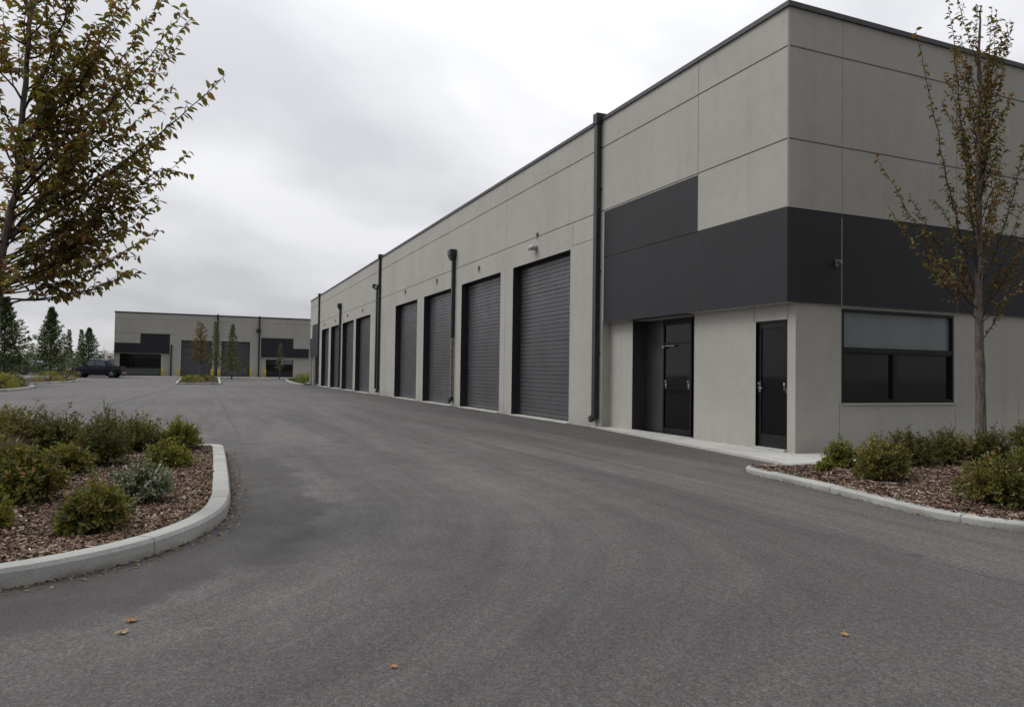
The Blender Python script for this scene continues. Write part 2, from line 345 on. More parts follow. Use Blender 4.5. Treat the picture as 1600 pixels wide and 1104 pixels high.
def leaf_obj(name, base, direc, nrm, length, width, mat, parent=None, fold=.35, shape='ovate'):
    """many separate folded leaves; numpy arrays of base points, directions, normals"""
    base = np.asarray(base, float); d = np.asarray(direc, float); nn = np.asarray(nrm, float)
    d /= np.linalg.norm(d, axis=1)[:, None] + 1e-9
    s = np.cross(d, nn); s /= np.linalg.norm(s, axis=1)[:, None] + 1e-9; up = np.cross(s, d)
    L = np.asarray(length, float)[:, None] if np.ndim(length) else np.full((len(base), 1), float(length))
    Wd = np.asarray(width, float)[:, None] if np.ndim(width) else np.full((len(base), 1), float(width))
    if shape == 'ovate': prof = ((0, 0, 0), (.30, 1, 1), (.68, .72, .8), (1.0, 0, -.3))
    else: prof = ((0, .15, 0), (.35, 1, 1), (.7, .8, .6), (1.0, 0, 0))
    P0 = base; l1 = base + d * L * .30 + s * Wd * .5 + up * Wd * fold * .5; l2 = base + d * L * .68 + s * Wd * .38 + up * Wd * fold * .4
    tip = base + d * L - up * Wd * .18; r2 = base + d * L * .68 - s * Wd * .38 + up * Wd * fold * .4; r1 = base + d * L * .30 - s * Wd * .5 + up * Wd * fold * .5
    V = np.stack([P0, l1, l2, tip, r2, r1], 1).reshape(-1, 3)
    n = len(base); idx = np.arange(n)[:, None] * 6
    F = np.concatenate([idx + np.array([[0, 3, 2, 1]]), idx + np.array([[0, 5, 4, 3]])], 1).reshape(-1)
    me = bpy.data.meshes.new(name); me.vertices.add(n * 6); me.vertices.foreach_set('co', V.ravel())
    me.loops.add(n * 8); me.loops.foreach_set('vertex_index', F)
    me.polygons.add(n * 2); me.polygons.foreach_set('loop_start', np.arange(0, n * 8, 4)); me.polygons.foreach_set('loop_total', np.full(n * 2, 4))
    me.update(calc_edges=True)
    return link(name, me, parent, [mat])
def quads_obj(name, C, A, B, mat, parent=None):
    """loose quads: centre, half axis a, half axis b"""
    C, A, B = map(lambda q: np.asarray(q, float), (C, A, B)); n = len(C)
    V = np.stack([C - A - B, C + A - B * .6, C + A * .8 + B, C - A * .9 + B * .7], 1).reshape(-1, 3)
    me = bpy.data.meshes.new(name); me.vertices.add(n * 4); me.vertices.foreach_set('co', V.ravel())
    me.loops.add(n * 4); me.loops.foreach_set('vertex_index', np.arange(n * 4))
    me.polygons.add(n); me.polygons.foreach_set('loop_start', np.arange(0, n * 4, 4)); me.polygons.foreach_set('loop_total', np.full(n, 4))
    me.update(calc_edges=True)
    return link(name, me, parent, [mat])

def gz(X):
    t = min(max((-X - 48) / 27, 0), 1); return .3 * t * t * (3 - 2 * t)

# ------------------------------------------------------------------ ground
mb = MB()
xs = [-1500, -400, -150, -100, -80] + [-75 + i * 1.5 for i in range(19)] + [-40, -20, 0, 20, 60, 300]
ys = [-1200, -300, -100, -40, -20, -10, 0, 20, 100, 300, 1200]
for a, b in zip(xs, xs[1:]):
    for c0, d0 in zip(ys, ys[1:]):
        mb.face([(a, c0, gz(a)), (b, c0, gz(b)), (b, d0, gz(b)), (a, d0, gz(a))])
setp(mb.build('road', M['asphalt']), kind='structure')

def offset_line(P, d):
    out = []
    for i, p in enumerate(P):
        a = Vector(P[max(i - 1, 0)][:2]); b = Vector(P[min(i + 1, len(P) - 1)][:2]); t = (b - a).normalized()
        out.append((p[0] - t.y * d, p[1] + t.x * d))
    return out
def smooth_line(P, closed=False, n=8):
    """Catmull-Rom"""
    out = []; m_ = len(P); rngi = range(m_) if closed else range(m_ - 1)
    for i in rngi:
        p = [Vector(P[(i + q) % m_] if closed else P[min(max(i + q, 0), m_ - 1)]) for q in (-1, 0, 1, 2)]
        for s_ in range(n):
            t = s_ / n
            out.append(tuple(.5 * ((2 * p[1]) + (-p[0] + p[2]) * t + (2 * p[0] - 5 * p[1] + 4 * p[2] - p[3]) * t * t + (-p[0] + 3 * p[1] - 3 * p[2] + p[3]) * t ** 3)))
    if not closed: out.append(tuple(P[-1]))
    return out
def kerb(P, hgt, w, joint=1.5, side=1, z0=None):
    """P: outer foot line; side: +1 inner side lies left of travel"""
    mb = MB(); rings = []; acc = 0
    prof = [(0, -.05), (.006, hgt * .75), (.02, hgt * .97), (.045, hgt), (w - .02, hgt), (w, hgt - .012), (w, -.05)]
    fine = []
    for i in range(len(P) - 1):
        a, b = Vector(P[i]), Vector(P[i + 1]); n = max(1, int((b - a).length / .25)); fine += [a.lerp(b, j / n) for j in range(n)]
    fine.append(Vector(P[-1])); lastj = 0; dist = 0; items = []
    for i, p in enumerate(fine):
        if i: dist += (p - fine[i - 1]).length
        t = (fine[min(i + 1, len(fine) - 1)] - fine[max(i - 1, 0)]).normalized()
        if dist - lastj > joint and i < len(fine) - 1:
            lastj = dist
            for o_, ins in ((-.008, 0), (-.004, 1), (.004, 1), (.008, 0)): items.append((p + t * o_, t, ins))
        else: items.append((p, t, 0))
    for p, t, ins in items:
        nrm = Vector((-t.y, t.x)) * side; g = z0(p.x) if z0 else 0
        rings.append([(p.x + nrm.x * (q + (.008 if ins and q < .04 else 0)), p.y + nrm.y * (q + (.008 if ins and q < .04 else 0)), g + z - (.010 if ins and z > 0 else 0)) for q, z in prof])
    i0 = 0
    for r in rings: mb.v += r
    n = len(prof)
    for j in range(len(rings) - 1):
        for q in range(n - 1):
            f = (j * n + q, j * n + q + 1, (j + 1) * n + q + 1, (j + 1) * n + q)
            mb.f.append(f if side < 0 else f[::-1]); mb.mi.append(0); mb.sm.append(False)
    for r in (0, len(rings) - 1): mb.f.append(tuple(r * n + q for q in range(n))); mb.mi.append(0); mb.sm.append(False)
    return setp(mb.build('kerb', M['kerb']), kind='structure')
def inside(p, poly):
    c_ = False; n = len(poly); j = n - 1
    for i in range(n):
        xi, yi = poly[i][:2]; xj, yj = poly[j][:2]
        if (yi > p[1]) != (yj > p[1]) and p[0] < (xj - xi) * (p[1] - yi) / (yj - yi) + xi: c_ = not c_
        j = i
    return c_
def bedz(x, y, base, amp): return base + amp * (noise.noise(Vector((x * .9, y * .9, 3))) + .4 * noise.noise(Vector((x * 4, y * 4, 7))))
def bed(name, poly, base, amp, step, g=None, mat='mulch'):
    X0, X1 = min(q[0] for q in poly), max(q[0] for q in poly); Y0, Y1 = min(q[1] for q in poly), max(q[1] for q in poly)
    nx, ny = int((X1 - X0) / step) + 1, int((Y1 - Y0) / step) + 1; idx = {}; mb = MB()
    def vert(i, j):
        if (i, j) not in idx:
            x_, y_ = X0 + i * step, Y0 + j * step; idx[(i, j)] = len(mb.v); mb.v.append((x_, y_, (g(x_) if g else 0) + bedz(x_, y_, base, amp)))
        return idx[(i, j)]
    for i in range(nx):
        for j in range(ny):
            if inside((X0 + (i + .5) * step, Y0 + (j + .5) * step), poly):
                mb.f.append((vert(i, j), vert(i + 1, j), vert(i + 1, j + 1), vert(i, j + 1))); mb.mi.append(0); mb.sm.append(True)
    return setp(mb.build(name, M[mat]), kind='structure')
def chips(name, poly, base, amp, dens, mat, keep=None, smin=.006, smax=.027, lift=.006, near=True):
    X0, X1 = min(q[0] for q in poly), max(q[0] for q in poly); Y0, Y1 = min(q[1] for q in poly), max(q[1] for q in poly)
    n = int((X1 - X0) * (Y1 - Y0) * dens); C, A, B = [], [], []
    for _ in range(n):
        x_, y_ = random.uniform(X0, X1), random.uniform(Y0, Y1)
        D = math.hypot(x_ - CAM.x, y_ - CAM.y)
        if near and random.random() > (6.0 / max(D, 6.0)) ** 1.6: continue
        if not inside((x_, y_), poly) or (keep and not keep(x_, y_)): continue
        L = random.uniform(smin, smax) * (1.6 if random.random() < .08 else 1); w_ = L * random.uniform(.10, .36); a = random.uniform(0, 6.283); ti = random.gauss(0, .28); ro = random.gauss(0, .45)
        ca, sa = math.cos(a), math.sin(a)
        C.append((x_, y_, bedz(x_, y_, base, amp) + lift + random.random() * .012))
        A.append((ca * L * math.cos(ti), sa * L * math.cos(ti), L * math.sin(ti))); B.append((-sa * w_ * math.cos(ro), ca * w_ * math.cos(ro), w_ * math.sin(ro)))
    return setp(quads_obj(name, C, A, B, M[mat]), kind='stuff')

# left bed
LO = [(3.66, -13.0), (3.9, -11.2), (3.93, -9.6), (3.80, -8.93), (3.62, -8.58), (3.38, -8.30), (3.05, -8.06), (2.66, -7.88), (2.2, -7.76), (1.6, -7.70)]
LO = smooth_line(LO, n=5) + [(.4, -7.675), (-1.2, -7.655), (-2.6, -7.65)] 
LO += [(-2.78, -7.70), (-2.87, -7.82), (-2.9, -8.0), (-3.6, -9.0), (-4.8, -10.4), (-6.0, -13.0)]
kerb(LO, .11, .155, 1.55, side=1)
LI = offset_line(LO, .08); LPOLY = LI
bed('mulch_bed', LPOLY, .072, .03, .07)
chips('wood_chips', LPOLY, .072, .03, 5200, 'chip', keep=lambda x_, y_: x_ > -4 and y_ > -11)
# right bed
RO = smooth_line([(1.08, 3.0), (1.07, .6), (1.05, -.8), (1.08, -1.55), (1.16, -1.76), (1.4, -1.88), (2.0, -1.945), (2.6, -2.02), (3.3, -2.14), (3.9, -2.24), (4.35, -2.21), (4.72, -2.06), (5.2, -1.7), (5.7, -1.0), (6.0, .2), (6.1, 3.0)], n=5)
kerb(RO, .066, .155, 1.5, side=1)
RI = offset_line(RO, .08) + [(6.1, 12), (1.08, 12)]; RPOLY = RI
bed('mulch_bed', RPOLY, .05, .035, .08)
chips('wood_chips', RPOLY, .05, .035, 4200, 'chip', keep=lambda x_, y_: y_ < 4, lift=.007, smax=.030)
# sidewalk
mb = MB()
prof = [(-5.85, -.03), (1.05, -.86)]
mb.face([(-5.85, .55, .035), (-5.85, -.03, .035), (1.05, -.86, .035), (1.06, .55, .035)])
mb.face([(-5.85, -.03, .035), (-5.85, -.03, -.02), (1.05, -.86, -.02), (1.05, -.86, .035)])
mb.face([(-.2, .55, .035), (1.06, .55, .035), (1.08, 14, .035), (-.2, 14, .035)])
setp(mb.build('sidewalk', M['walk']), kind='structure')

# loose leaves and grit along the kerb foot, and single fallen leaves
def along(name, P, n, off0, off1, z, smin, smax, mat='litter'):
    seg = [(Vector(a[:2]), Vector(b[:2])) for a, b in zip(P, P[1:])]; C, A, B = [], [], []
    w_ = [(b - a).length for a, b in seg]
    for _ in range(n):
        a, b = random.choices(seg, w_)[0]; t = (b - a).normalized(); p = a.lerp(b, random.random()); o_ = off0 + (off1 - off0) * random.random() ** 2.2
        p += Vector((t.y, -t.x)) * o_
        L = random.uniform(smin, smax); an = random.uniform(0, 6.283); q = random.uniform(.4, .9) * L
        C.append((p.x, p.y, z + random.random() * .006)); ti = random.gauss(0, .3)
        A.append((math.cos(an) * L, math.sin(an) * L, ti * L)); B.append((-math.sin(an) * q, math.cos(an) * q, random.gauss(0, .3) * q))
    return setp(quads_obj(name, C, A, B, M[mat]), kind='stuff')
nearL = [p for p in LO if p[1] > -9.6 and p[0] > -2.9]
along('leaf_litter', nearL, 1500, .0, .16, .004, .003, .011)
along('leaf_litter', [p for p in LI if -2.6 < p[0] < 3.9 and p[1] > -9.6], 1100, -.08, -.34, .098, .004, .013)
along('leaf_litter', [p for p in RO if p[1] < .2], 700, .0, .12, .004, .003, .010)
along('leaf_litter', [(-5.8, -.05), (-30, -.05)], 500, -.02, .25, .004, .004, .012)

def fallen(x_, y_, s_, rz, colr, label, seed):
    rr = random.Random(seed); mb = MB(); n = 14; ring = []
    prof = [1.0, .42, .86, .38, .72, .34, .30, .12, .30, .34, .74, .40, .88, .44]
    for i in range(n):
        a = 2 * math.pi * i / n; r = prof[i] * s_ * rr.uniform(.9, 1.1); ring.append((r * math.cos(a), r * math.sin(a) * .8, .004 + .10 * s_ * abs(math.sin(a * 1.5 + seed)) * prof[i]))
    for i in range(n): mb.face([(0, 0, .012), ring[i], ring[(i + 1) % n]])
    mb.tube([(0, 0, .012), (-s_ * .6, .002, .01), (-s_ * 1.1, .01, .006)], .0016, 4)
    k = MT('fallen leaf tissue', .7, .25); k.col(k.scale(colr, k.mr(k.noise(60, 4), .3, .7, .7, 1.25)))
    o = mb.build('fallen_leaf', k.m); o.location = (x_, y_, .003); o.rotation_euler.z = rz
    setp(o, label, 'leaf', 'fallen leaves on the asphalt')
fallen(4.55, -8.23, .055, .6, (.26, .14, .075), 'dry orange brown leaf on the asphalt just beyond a pale tan leaf', 1)
fallen(4.72, -8.25, .047, 2.6, (.42, .30, .17), 'pale tan dry leaf lying on asphalt just in front of an orange brown one', 2)
fallen(5.50, -7.23, .030, 1.0, (.38, .20, .10), 'small tan leaf lying alone on bare asphalt at bottom centre', 3)
fallen(5.87, -5.23, .036, -.5, (.42, .25, .11), 'small light brown leaf lying alone on asphalt at lower right', 4)

# ------------------------------------------------------------------ halls
DEEP = 99.0
class Wall:
    """heightfield wall: local u along the wall, z up, depth into the wall; cell keys choose the part a face belongs to"""
    def __init__(s, u0, u1, z0, z1): s.u = {u0, u1}; s.z = {z0, z1}; s.lim = (u0, u1, z0, z1); s.ops = []
    def rect(s, u0, u1, z0, z1, d=None, key=None, side=None, front=None, add=0.0):
        s.u |= {u0, u1}; s.z |= {z0, z1}; s.ops.append((u0, u1, z0, z1, d, key, side, front, add))
    def emit(s, pt, parts):
        us = sorted(s.u); zs = sorted(s.z); G_ = {}
        us = [q for q in us if s.lim[0] <= q <= s.lim[1]]; zs = [q for q in zs if s.lim[2] <= q <= s.lim[3]]; nu, nz = len(us) - 1, len(zs) - 1
        for i in range(nu):
            for j in range(nz):
                cu, cz = (us[i] + us[i + 1]) / 2, (zs[j] + zs[j + 1]) / 2; d, key, side, front = 0.0, 'wall', None, True
                for (a, b, c0, d0, dd, kk, ss, ff, add) in s.ops:
                    if a < cu < b and c0 < cz < d0:
                        if dd is not None: d = dd
                        d += add
                        if kk: key = kk
                        if ss: side = ss
                        if ff is not None: front = ff
                G_[(i, j)] = (d, key, side, front)
        def out(key, q): parts.setdefault(key, MB()).face(q)
        for (i, j), (d, key, side, front) in G_.items():
            if d >= DEEP: continue
            a, b, c0, d0 = us[i], us[i + 1], zs[j], zs[j + 1]
            if front and b - a > 1e-6 and d0 - c0 > 1e-6: out(key, [pt(a, d, c0), pt(b, d, c0), pt(b, d, d0), pt(a, d, d0)])
            for di, dj in ((1, 0), (0, 1)):
                nb = G_.get((i + di, j + dj))
                if nb is None or nb[0] >= DEEP or abs(nb[0] - d) < 1e-6: continue
                dp = (d, key, side) if d > nb[0] else nb[:3]; kk = dp[2] or dp[1]
                if di: out(kk, [pt(b, d, c0), pt(b, nb[0], c0), pt(b, nb[0], d0), pt(b, d, d0)])
                else: out(kk, [pt(a, d, d0), pt(b, d, d0), pt(b, nb[0], d0), pt(a, nb[0], d0)])
GR = .018
def hgroove(w, z, u0, u1, g=.036): w.rect(u0, u1, z - g / 2, z + g / 2, add=GR)
def vgroove(w, u, z0, z1, g=.014): w.rect(u - g / 2, u + g / 2, z0, z1, add=.007)

H = 6.79; CAPH = .078
b1 = empty('warehouse', (0, 0, 0), 'long grey concrete warehouse with eight dark roller doors, filling the right half', 'building')
L1 = -52.6
parts = {}
ZR2, ZR1 = 6.12, 4.72
DOORS = [(-10.47, -6.99), (-14.9, -11.4), (-19.45, -15.86), (-24.05, -20.42), (-33.35, -29.45), (-37.7, -34.0), (-42.15, -38.2), (-46.3, -43.05)]
DH = 4.11; DD = .27
w = Wall(L1, -.02, 0, H - .02)
w.rect(-5.45, 0, 0, 2.285, d=.2, side='wall')
w.rect(-.045, -.02, 0, 2.285, d=.2, front=False)
w.rect(-5.42, -2.16, 3.70, ZR1, d=.004, key='dark_panel#1', side='wall')
w.rect(-5.42, -.02, 2.285, 3.70, d=.004, key='dark_band#1', side='wall')
# mirrored far end of the same facade
w.rect(L1, -48.2, 0, 2.285, d=.2)
w.rect(-51.4, -48.2, 3.70, ZR1, d=.004, key='dark_panel#2', side='wall')
w.rect(L1, -48.2, 2.285, 3.70, d=.004, key='dark_band#2', side='wall')
for i_, (a, b) in enumerate(DOORS): w.rect(a, b, 0, DH, d=DD, key='door_reveal#%d' % i_, side='door_reveal#%d' % i_, front=False)
for z_ in (ZR2, ZR1): hgroove(w, z_, L1, -.02)
hgroove(w, 3.70, -5.45, -.02, .02)
mids = [-11.03, -15.40, -19.88, -24.8, -28.4, -33.7, -37.9, -42.6, -46.9]
for q in mids: vgroove(w, q, 0, H)
for a, b in DOORS[:8]:                     # panel joints beside every opening
    vgroove(w, b + .12, DH, ZR1, .012)
vgroove(w, -7.0 - .02 + .14, 4.14, ZR1, .012)
w.rect(-6.82, -5.9, DH + .06, DH + .075, add=.012)
vgroove(w, -2.16, 2.285, H)
# entrance alcove, door opening, joints in the lower wall
AX0, AX1, AY = -4.55, -2.49, .62
w.rect(AX0, AX1, 0, 2.285, d=AY, key='alcove#1', side='alcove#1', front=False)
w.rect(-.90, -.21, .03, 2.045, d=.31, key='entry_reveal', side='entry_reveal', front=False)
w.rect(-.945, -.932, 2.045, 2.285, add=.012); w.rect(-.212, -.20, 2.045, 2.285, add=.012)
w.rect(-51.9, -48.9, 0.02, 2.2, d=.5, key='alcove#2', side='alcove#2')
w.emit(lambda u_, d_, z_: (u_, d_, z_), parts)
for z_ in (ZR2, ZR1):
    for a_, b_ in zip([L1] + mids[::-1] + [-2.16], mids[::-1] + [-2.16, -.02]): parts['wall'].face([(a_ + .008, -.001, z_ - .020), (b_ - .008, -.001, z_ - .020), (b_ - .008, GR - .002, z_ - .001), (a_ + .008, GR - .002, z_ - .001)])
# right-hand face (plane X = 0), u = y
BY = 22
w = Wall(.02, BY, 0, H - .02)
w.rect(0.02, BY, 0, 2.285, d=.045)
w.rect(.02, .2, 0, 2.285, d=DEEP)
w.rect(.02, BY, 2.285, 3.70, d=.004, key='dark_band#1', side='wall')
w.rect(1.074, 1.086, 2.285, 3.62, d=-.001, key='joint_sealant', side='joint_sealant')
WINS = [(1.12, 3.64), (5.56, 7.9), (9.6, 12.1)]
for i_, (a, b) in enumerate(WINS): w.rect(a, b, .78, 2.24, d=.16, key='window_reveal#%d' % i_, side='window_reveal#%d' % i_, front=False)
for z_ in (ZR2, ZR1): hgroove(w, z_, .02, BY)
for q in (1.08, 3.66, 8.0, 12.4, 17): vgroove(w, q, 2.285, H)
for q in (1.085, 3.68, 5.30): w.rect(q - .006, q + .006, 0, .78, add=.010)
w.emit(lambda u_, d_, z_: (-d_, u_, z_), parts)
for z_ in (ZR2, ZR1):
    for a_, b_ in zip((.02, 1.08, 3.66, 8.0, 12.4, 17), (1.08, 3.66, 8.0, 12.4, 17, BY)): parts['wall'].face([(.001, a_ + .008, z_ - .020), (.001, b_ - .008, z_ - .020), (-GR + .002, b_ - .008, z_ - .001), (-GR + .002, a_ + .008, z_ - .001)])
# chamfered corner, ends and back
c_ = parts['wall']; cb = parts['dark_band#1']
c_.face([(-.02, 0, 3.70), (0, .02, 3.70), (0, .02, H - .02), (-.02, 0, H - .02)]); cb.face([(-.02, .004, 2.285), (-.004, .02, 2.285), (-.004, .02, 3.70), (-.02, .004, 3.70)])
c_.face([(L1, 0, 0), (L1, BY, 0), (L1, BY, H - .02), (L1, 0, H - .02)]); c_.face([(L1, BY, 0), (0, BY, 0), (0, BY, H - .02), (L1, BY, H - .02)])
# alcove shell: beige head, dark cheeks, dark floor
hd = MB(); hd.face([(AX0, .2, 2.283), (AX1, .2, 2.283), (AX1, AY, 2.283), (AX0, AY, 2.283)])
hd.build('alcove_ceiling', M['wall'], b1)
fl = MB(); fl.box(AX0 + .002, AX1 - .002, .24, AY - .002, .02, .047); fl.build('entrance_floor', M['darkfloor'], b1)
fl = MB(); fl.box(AX0 + .01, AX1 - .01, .195, .238, .02, .052, b=.003); fl.build('threshold', M['alum'], b1)
names = dict(joint_sealant=('joint_sealant', 'lampbody'), wall=('wall', 'wall'), dark_panel=('dark_panel', 'dark'), dark_band=('dark_band', 'dark'), door_reveal=('door_reveal', 'jamb'), alcove=('entrance_recess', 'alcovepaint'), entry_reveal=('door_reveal', 'frame'), window_reveal=('window_reveal', 'frame'))
for key, q in parts.items(): key = key.split('#')[0]; q.build(names[key][0], M[names[key][1]], b1)
# parapet flashing and roof
mb = MB(); pr = .035
for (x0, x1, y0, y1) in ((L1 - pr, pr, -pr, .26), (-.26, pr, .26, BY), (L1 - pr, L1 + .26, .26, BY), (L1 + .26, -.26, BY - .3, BY)):
    mb.box(x0, x1, y0, y1, H - CAPH, H)
mb.build('parapet_cap', M['cap'], b1)
mb = MB(); mb.face([(L1 + .2, .2, H - .5), (-.2, .2, H - .5), (-.2, BY - .2, H - .5), (L1 + .2, BY - .2, H - .5)]); mb.build('roof', M['gravelroof'], b1)

# ribbed roller door, shared mesh
def gdoor_mesh(wd, hh):
    mb = MB(); n = 37; st = hh / n; prev = None; prof = []
    for i in range(n):
        z_ = i * st; prof += [(z_, .0), (z_ + st * .07, -.016), (z_ + st * .82, -.020), (z_ + st * .90, .0)]
        if i % 6 == 5: prof[-1] = (z_ + st * .88, .002)
    prof.append((hh, 0))
    for (za, ya), (zb, yb) in zip(prof, prof[1:]): mb.face([(0, ya, za), (wd, ya, za), (wd, yb, zb), (0, yb, zb)])
    return mb
for i, (a, b) in enumerate(DOORS):
    wd = b - a - .02; dmesh = gdoor_mesh(wd, DH - .045 - .05)
    d = dmesh.build('garage_door', M['gdoor'], b1); d.location = (a + .01, DD - .005, .05)
    mb = MB(); mb.box(0, wd, -.03, .0, 0, .05, b=.006); s_ = mb.build('bottom_seal', M['trim'], d); s_.location = (0, 0, -.045)
    mb = MB(); mb.face([(0, 0, 0), (wd, 0, 0), (wd, 0, .09), (0, 0, .09)]); s_ = mb.build('door_head', M['jamb'], b1); s_.location = (a + .01, DD - .012, DH - .06)
    mb = MB(); mb.box(a + .002, b - .002, -.06, DD - .03, -.03, .022, b=.004); mb.build('sill', M['walk'], b1)
# lamps and small fixtures over the roller doors
def fixture(x_, z_, s_, lamp):
    mb = MB()
    if lamp:
        mb.box(x_ - .06, x_ + .06, -.03, 0, z_ - .06, z_ + .06, b=.01); bm = bmesh.new(); bmesh.ops.create_uvsphere(bm, u_segments=14, v_segments=8, radius=.10)
        for q in bm.verts: q.co = Vector((q.co.x * 1.1 + x_, q.co.y * 1.0 - .11, q.co.z * .75 + z_ - .01))
        mb.add(bm, 0, True); mb.tube([(x_ - .07, -.08, z_ + .01), (x_ - .17, -.16, z_ - .04)], [.045, .03], 8)
        mb.build('wall_lamp', M['lampbody'], b1)
    else:
        mb.box(x_ - .035 * s_, x_ + .035 * s_, -.05 * s_, 0, z_ - .05 * s_, z_ + .05 * s_, b=.008); mb.tube([(x_, -.03, z_ - .05 * s_), (x_, -.035, z_ - .14 * s_)], .012 * s_, 6)
        mb.build('wall_fixture', M['pipe2'], b1)
fixture(-8.93, 4.45, 1, True); fixture(-8.85, 4.78, .9, False)
for x_, z_ in ((-13.2, 4.47), (-17.7, 4.57), (-22.3, 4.6), (-31.4, 4.48), (-35.9, 4.5), (-40.2, 4.45), (-44.8, 4.47)): fixture(x_, z_, 1.1, False)
mb = MB(); mb.box(-.003, .03, .93, .99, 2.86, 2.98, b=.01); mb.tube([(.03, .96, 2.95), (.09, .955, 2.93), (.12, .95, 2.89)], [.022, .026, .022], 10); mb.build('security_light', M['pipe2'], b1)
# downpipes
def downpipe(x_, ztop, zsplit, leader, over, w_=.135, yb=0.0, double=False, mats=('pipe', 'pipe2')):
    y0, y1 = yb - .125, yb - .02; mb = MB(); z0 = .24
    mb.box(x_ - w_ / 2, x_ + w_ / 2, y0, y1, zsplit, ztop, b=.012)
    if over: mb.box(x_ - w_ * .62, x_ + w_ * .62, yb - .15, yb + .10, ztop - .12, H + .10, b=.01)
    for zb in (1.6, 3.4, 5.2):
        if zsplit < zb < ztop: mb.box(x_ - w_ / 2 - .02, x_ + w_ / 2 + .02, y1 - .03, yb - .003, zb, zb + .04)
    o = mb.build('downpipe', M[mats[0]], b1)
    lo = MB(); 
    if zsplit > .3: lo.box(x_ - w_ * .40, x_ + w_ * .40, y0 + .01, y1 - .01, z0, zsplit, b=.01)
    el = MB(); el.box(x_ - w_ * .5 - .002, x_ + w_ * .5 + .002, y0 - .004, y1 + .003, .19, .33, b=.02)
    bm = bmesh.new(); bmesh.ops.create_cube(bm, size=1)
    for q in bm.verts: q.co = Vector((q.co.x * .14, q.co.y * .105, q.co.z * .13))
    bmesh.ops.bevel(bm, geom=bm.edges[:], offset=.015, segments=1, affect='EDGES')
    bmesh.ops.rotate(bm, verts=bm.verts, matrix=Matrix.Rotation(R(-25), 3, 'Y')); bmesh.ops.translate(bm, verts=bm.verts, vec=(x_ - .09, y0 + .03, .20)); el.add(bm)
    if zsplit > .3: lo.build('lower_pipe', M[mats[1]], o)
    el.build('pipe_elbow', M[mats[0]], o)
    if leader:
        ld = MB(); zl = leader; ld.box(x_ - .17, x_ + .15, yb - .24, yb - .004, zl - .02, zl + .17, b=.01)
        bm = bmesh.new(); bmesh.ops.create_cube(bm, size=1)
        for q in bm.verts:
            k2 = 1.0 if q.co.z > 0 else .52; q.co = Vector((x_ - .01 + q.co.x * .30 * k2, yb - .12 + q.co.y * .22 * k2, zl - .11 + q.co.z * .18))
        ld.add(bm); ld.box(x_ - .30, x_ - .17, yb - .17, yb - .05, zl + .02, zl + .14, b=.01); ld.build('leader_box', M[mats[0]], o)
    return o
downpipe(-5.62, H - .02, .24, None, True, .15)
downpipe(-15.62, 5.2, 2.35, 5.22, False, .13)
downpipe(-27.15, H - .02, .24, None, True, .16)
mb = MB(); mb.box(-27.62, -27.45, -.14, -.02, .3, 5.25, b=.01); mb.box(-27.85, -27.1, -.2, -.01, 5.22, 5.4, b=.02); mb.box(-27.95, -27.8, -.26, -.05, 5.3, 5.5, b=.02); mb.build('downpipe', M['pipe'], b1)
downpipe(-38.25, 5.2, .24, 5.22, False, .15)
downpipe(-47.5, H - .02, .24, None, True, .17)
# entrance glazing in the alcove
DX0, DX1 = -3.97, -3.04
gd = MB(); gd.box(DX0 + .04, DX1 - .04, AY - .05, AY - .03, .08, 2.16); g_ = gd.build('glass_door', M['glass'], b1)
fr = MB()
for (a, b, z0, z1) in ((DX0, DX0 + .04, .047, 2.20), (DX1 - .04, DX1, .047, 2.20), (DX0 + .04, DX1 - .04, .047, .12), (DX0 + .04, DX1 - .04, 2.16, 2.20), (DX0 + .04, DX1 - .04, 1.785, 1.815)):
    fr.box(a, b, AY - .075, AY - .01, z0, z1, b=.003)
fr.build('door_frame', M['frame'], g_)
tr = MB(); tr.box(AX0 + .002, DX0 - .004, AY - .07, AY - .02, .05, 2.282); tr.build('side_panel', M['alcovepaint'], b1)
tr = MB(); tr.box(DX1 + .004, AX1 - .002, AY - .05, AY - .03, .05, 2.282); tr.build('pane', M['glass'], b1)
tr = MB(); tr.box(DX0 - .003, DX1 + .003, AY - .06, AY - .03, 2.201, 2.282); tr.build('door_head', M['frame'], b1)
def lever(x_, y_, z_, par, s_=1, dirx=1):
    mb = MB(); mb.box(x_ - .025, x_ + .025, y_ - .012, y_, z_ - .07, z_ + .10, b=.006)
    mb.tube([(x_, y_ - .01, z_), (x_, y_ - .055, z_)], .012, 8); mb.tube([(x_, y_ - .055, z_), (x_ + .12 * dirx, y_ - .055, z_ - .004)], [.011, .009], 8)
    mb.tube([(x_, y_ - .01, z_ + .07), (x_, y_ - .035, z_ + .07)], .02, 10); return mb.build('handle', M['steel'], par)
lever(DX0 + .09, AY - .052, .98, g_); lever(DX1 - .10, AY - .052, .98, g_)
mb = MB(); mb.box(DX0 + .04, DX0 + .42, AY - .105, AY - .078, 1.735, 1.76, b=.004); mb.box(DX0 + .03, DX0 + .09, AY - .12, AY - .078, 1.70, 1.765, b=.006); mb.build('door_closer', M['steel'], g_)
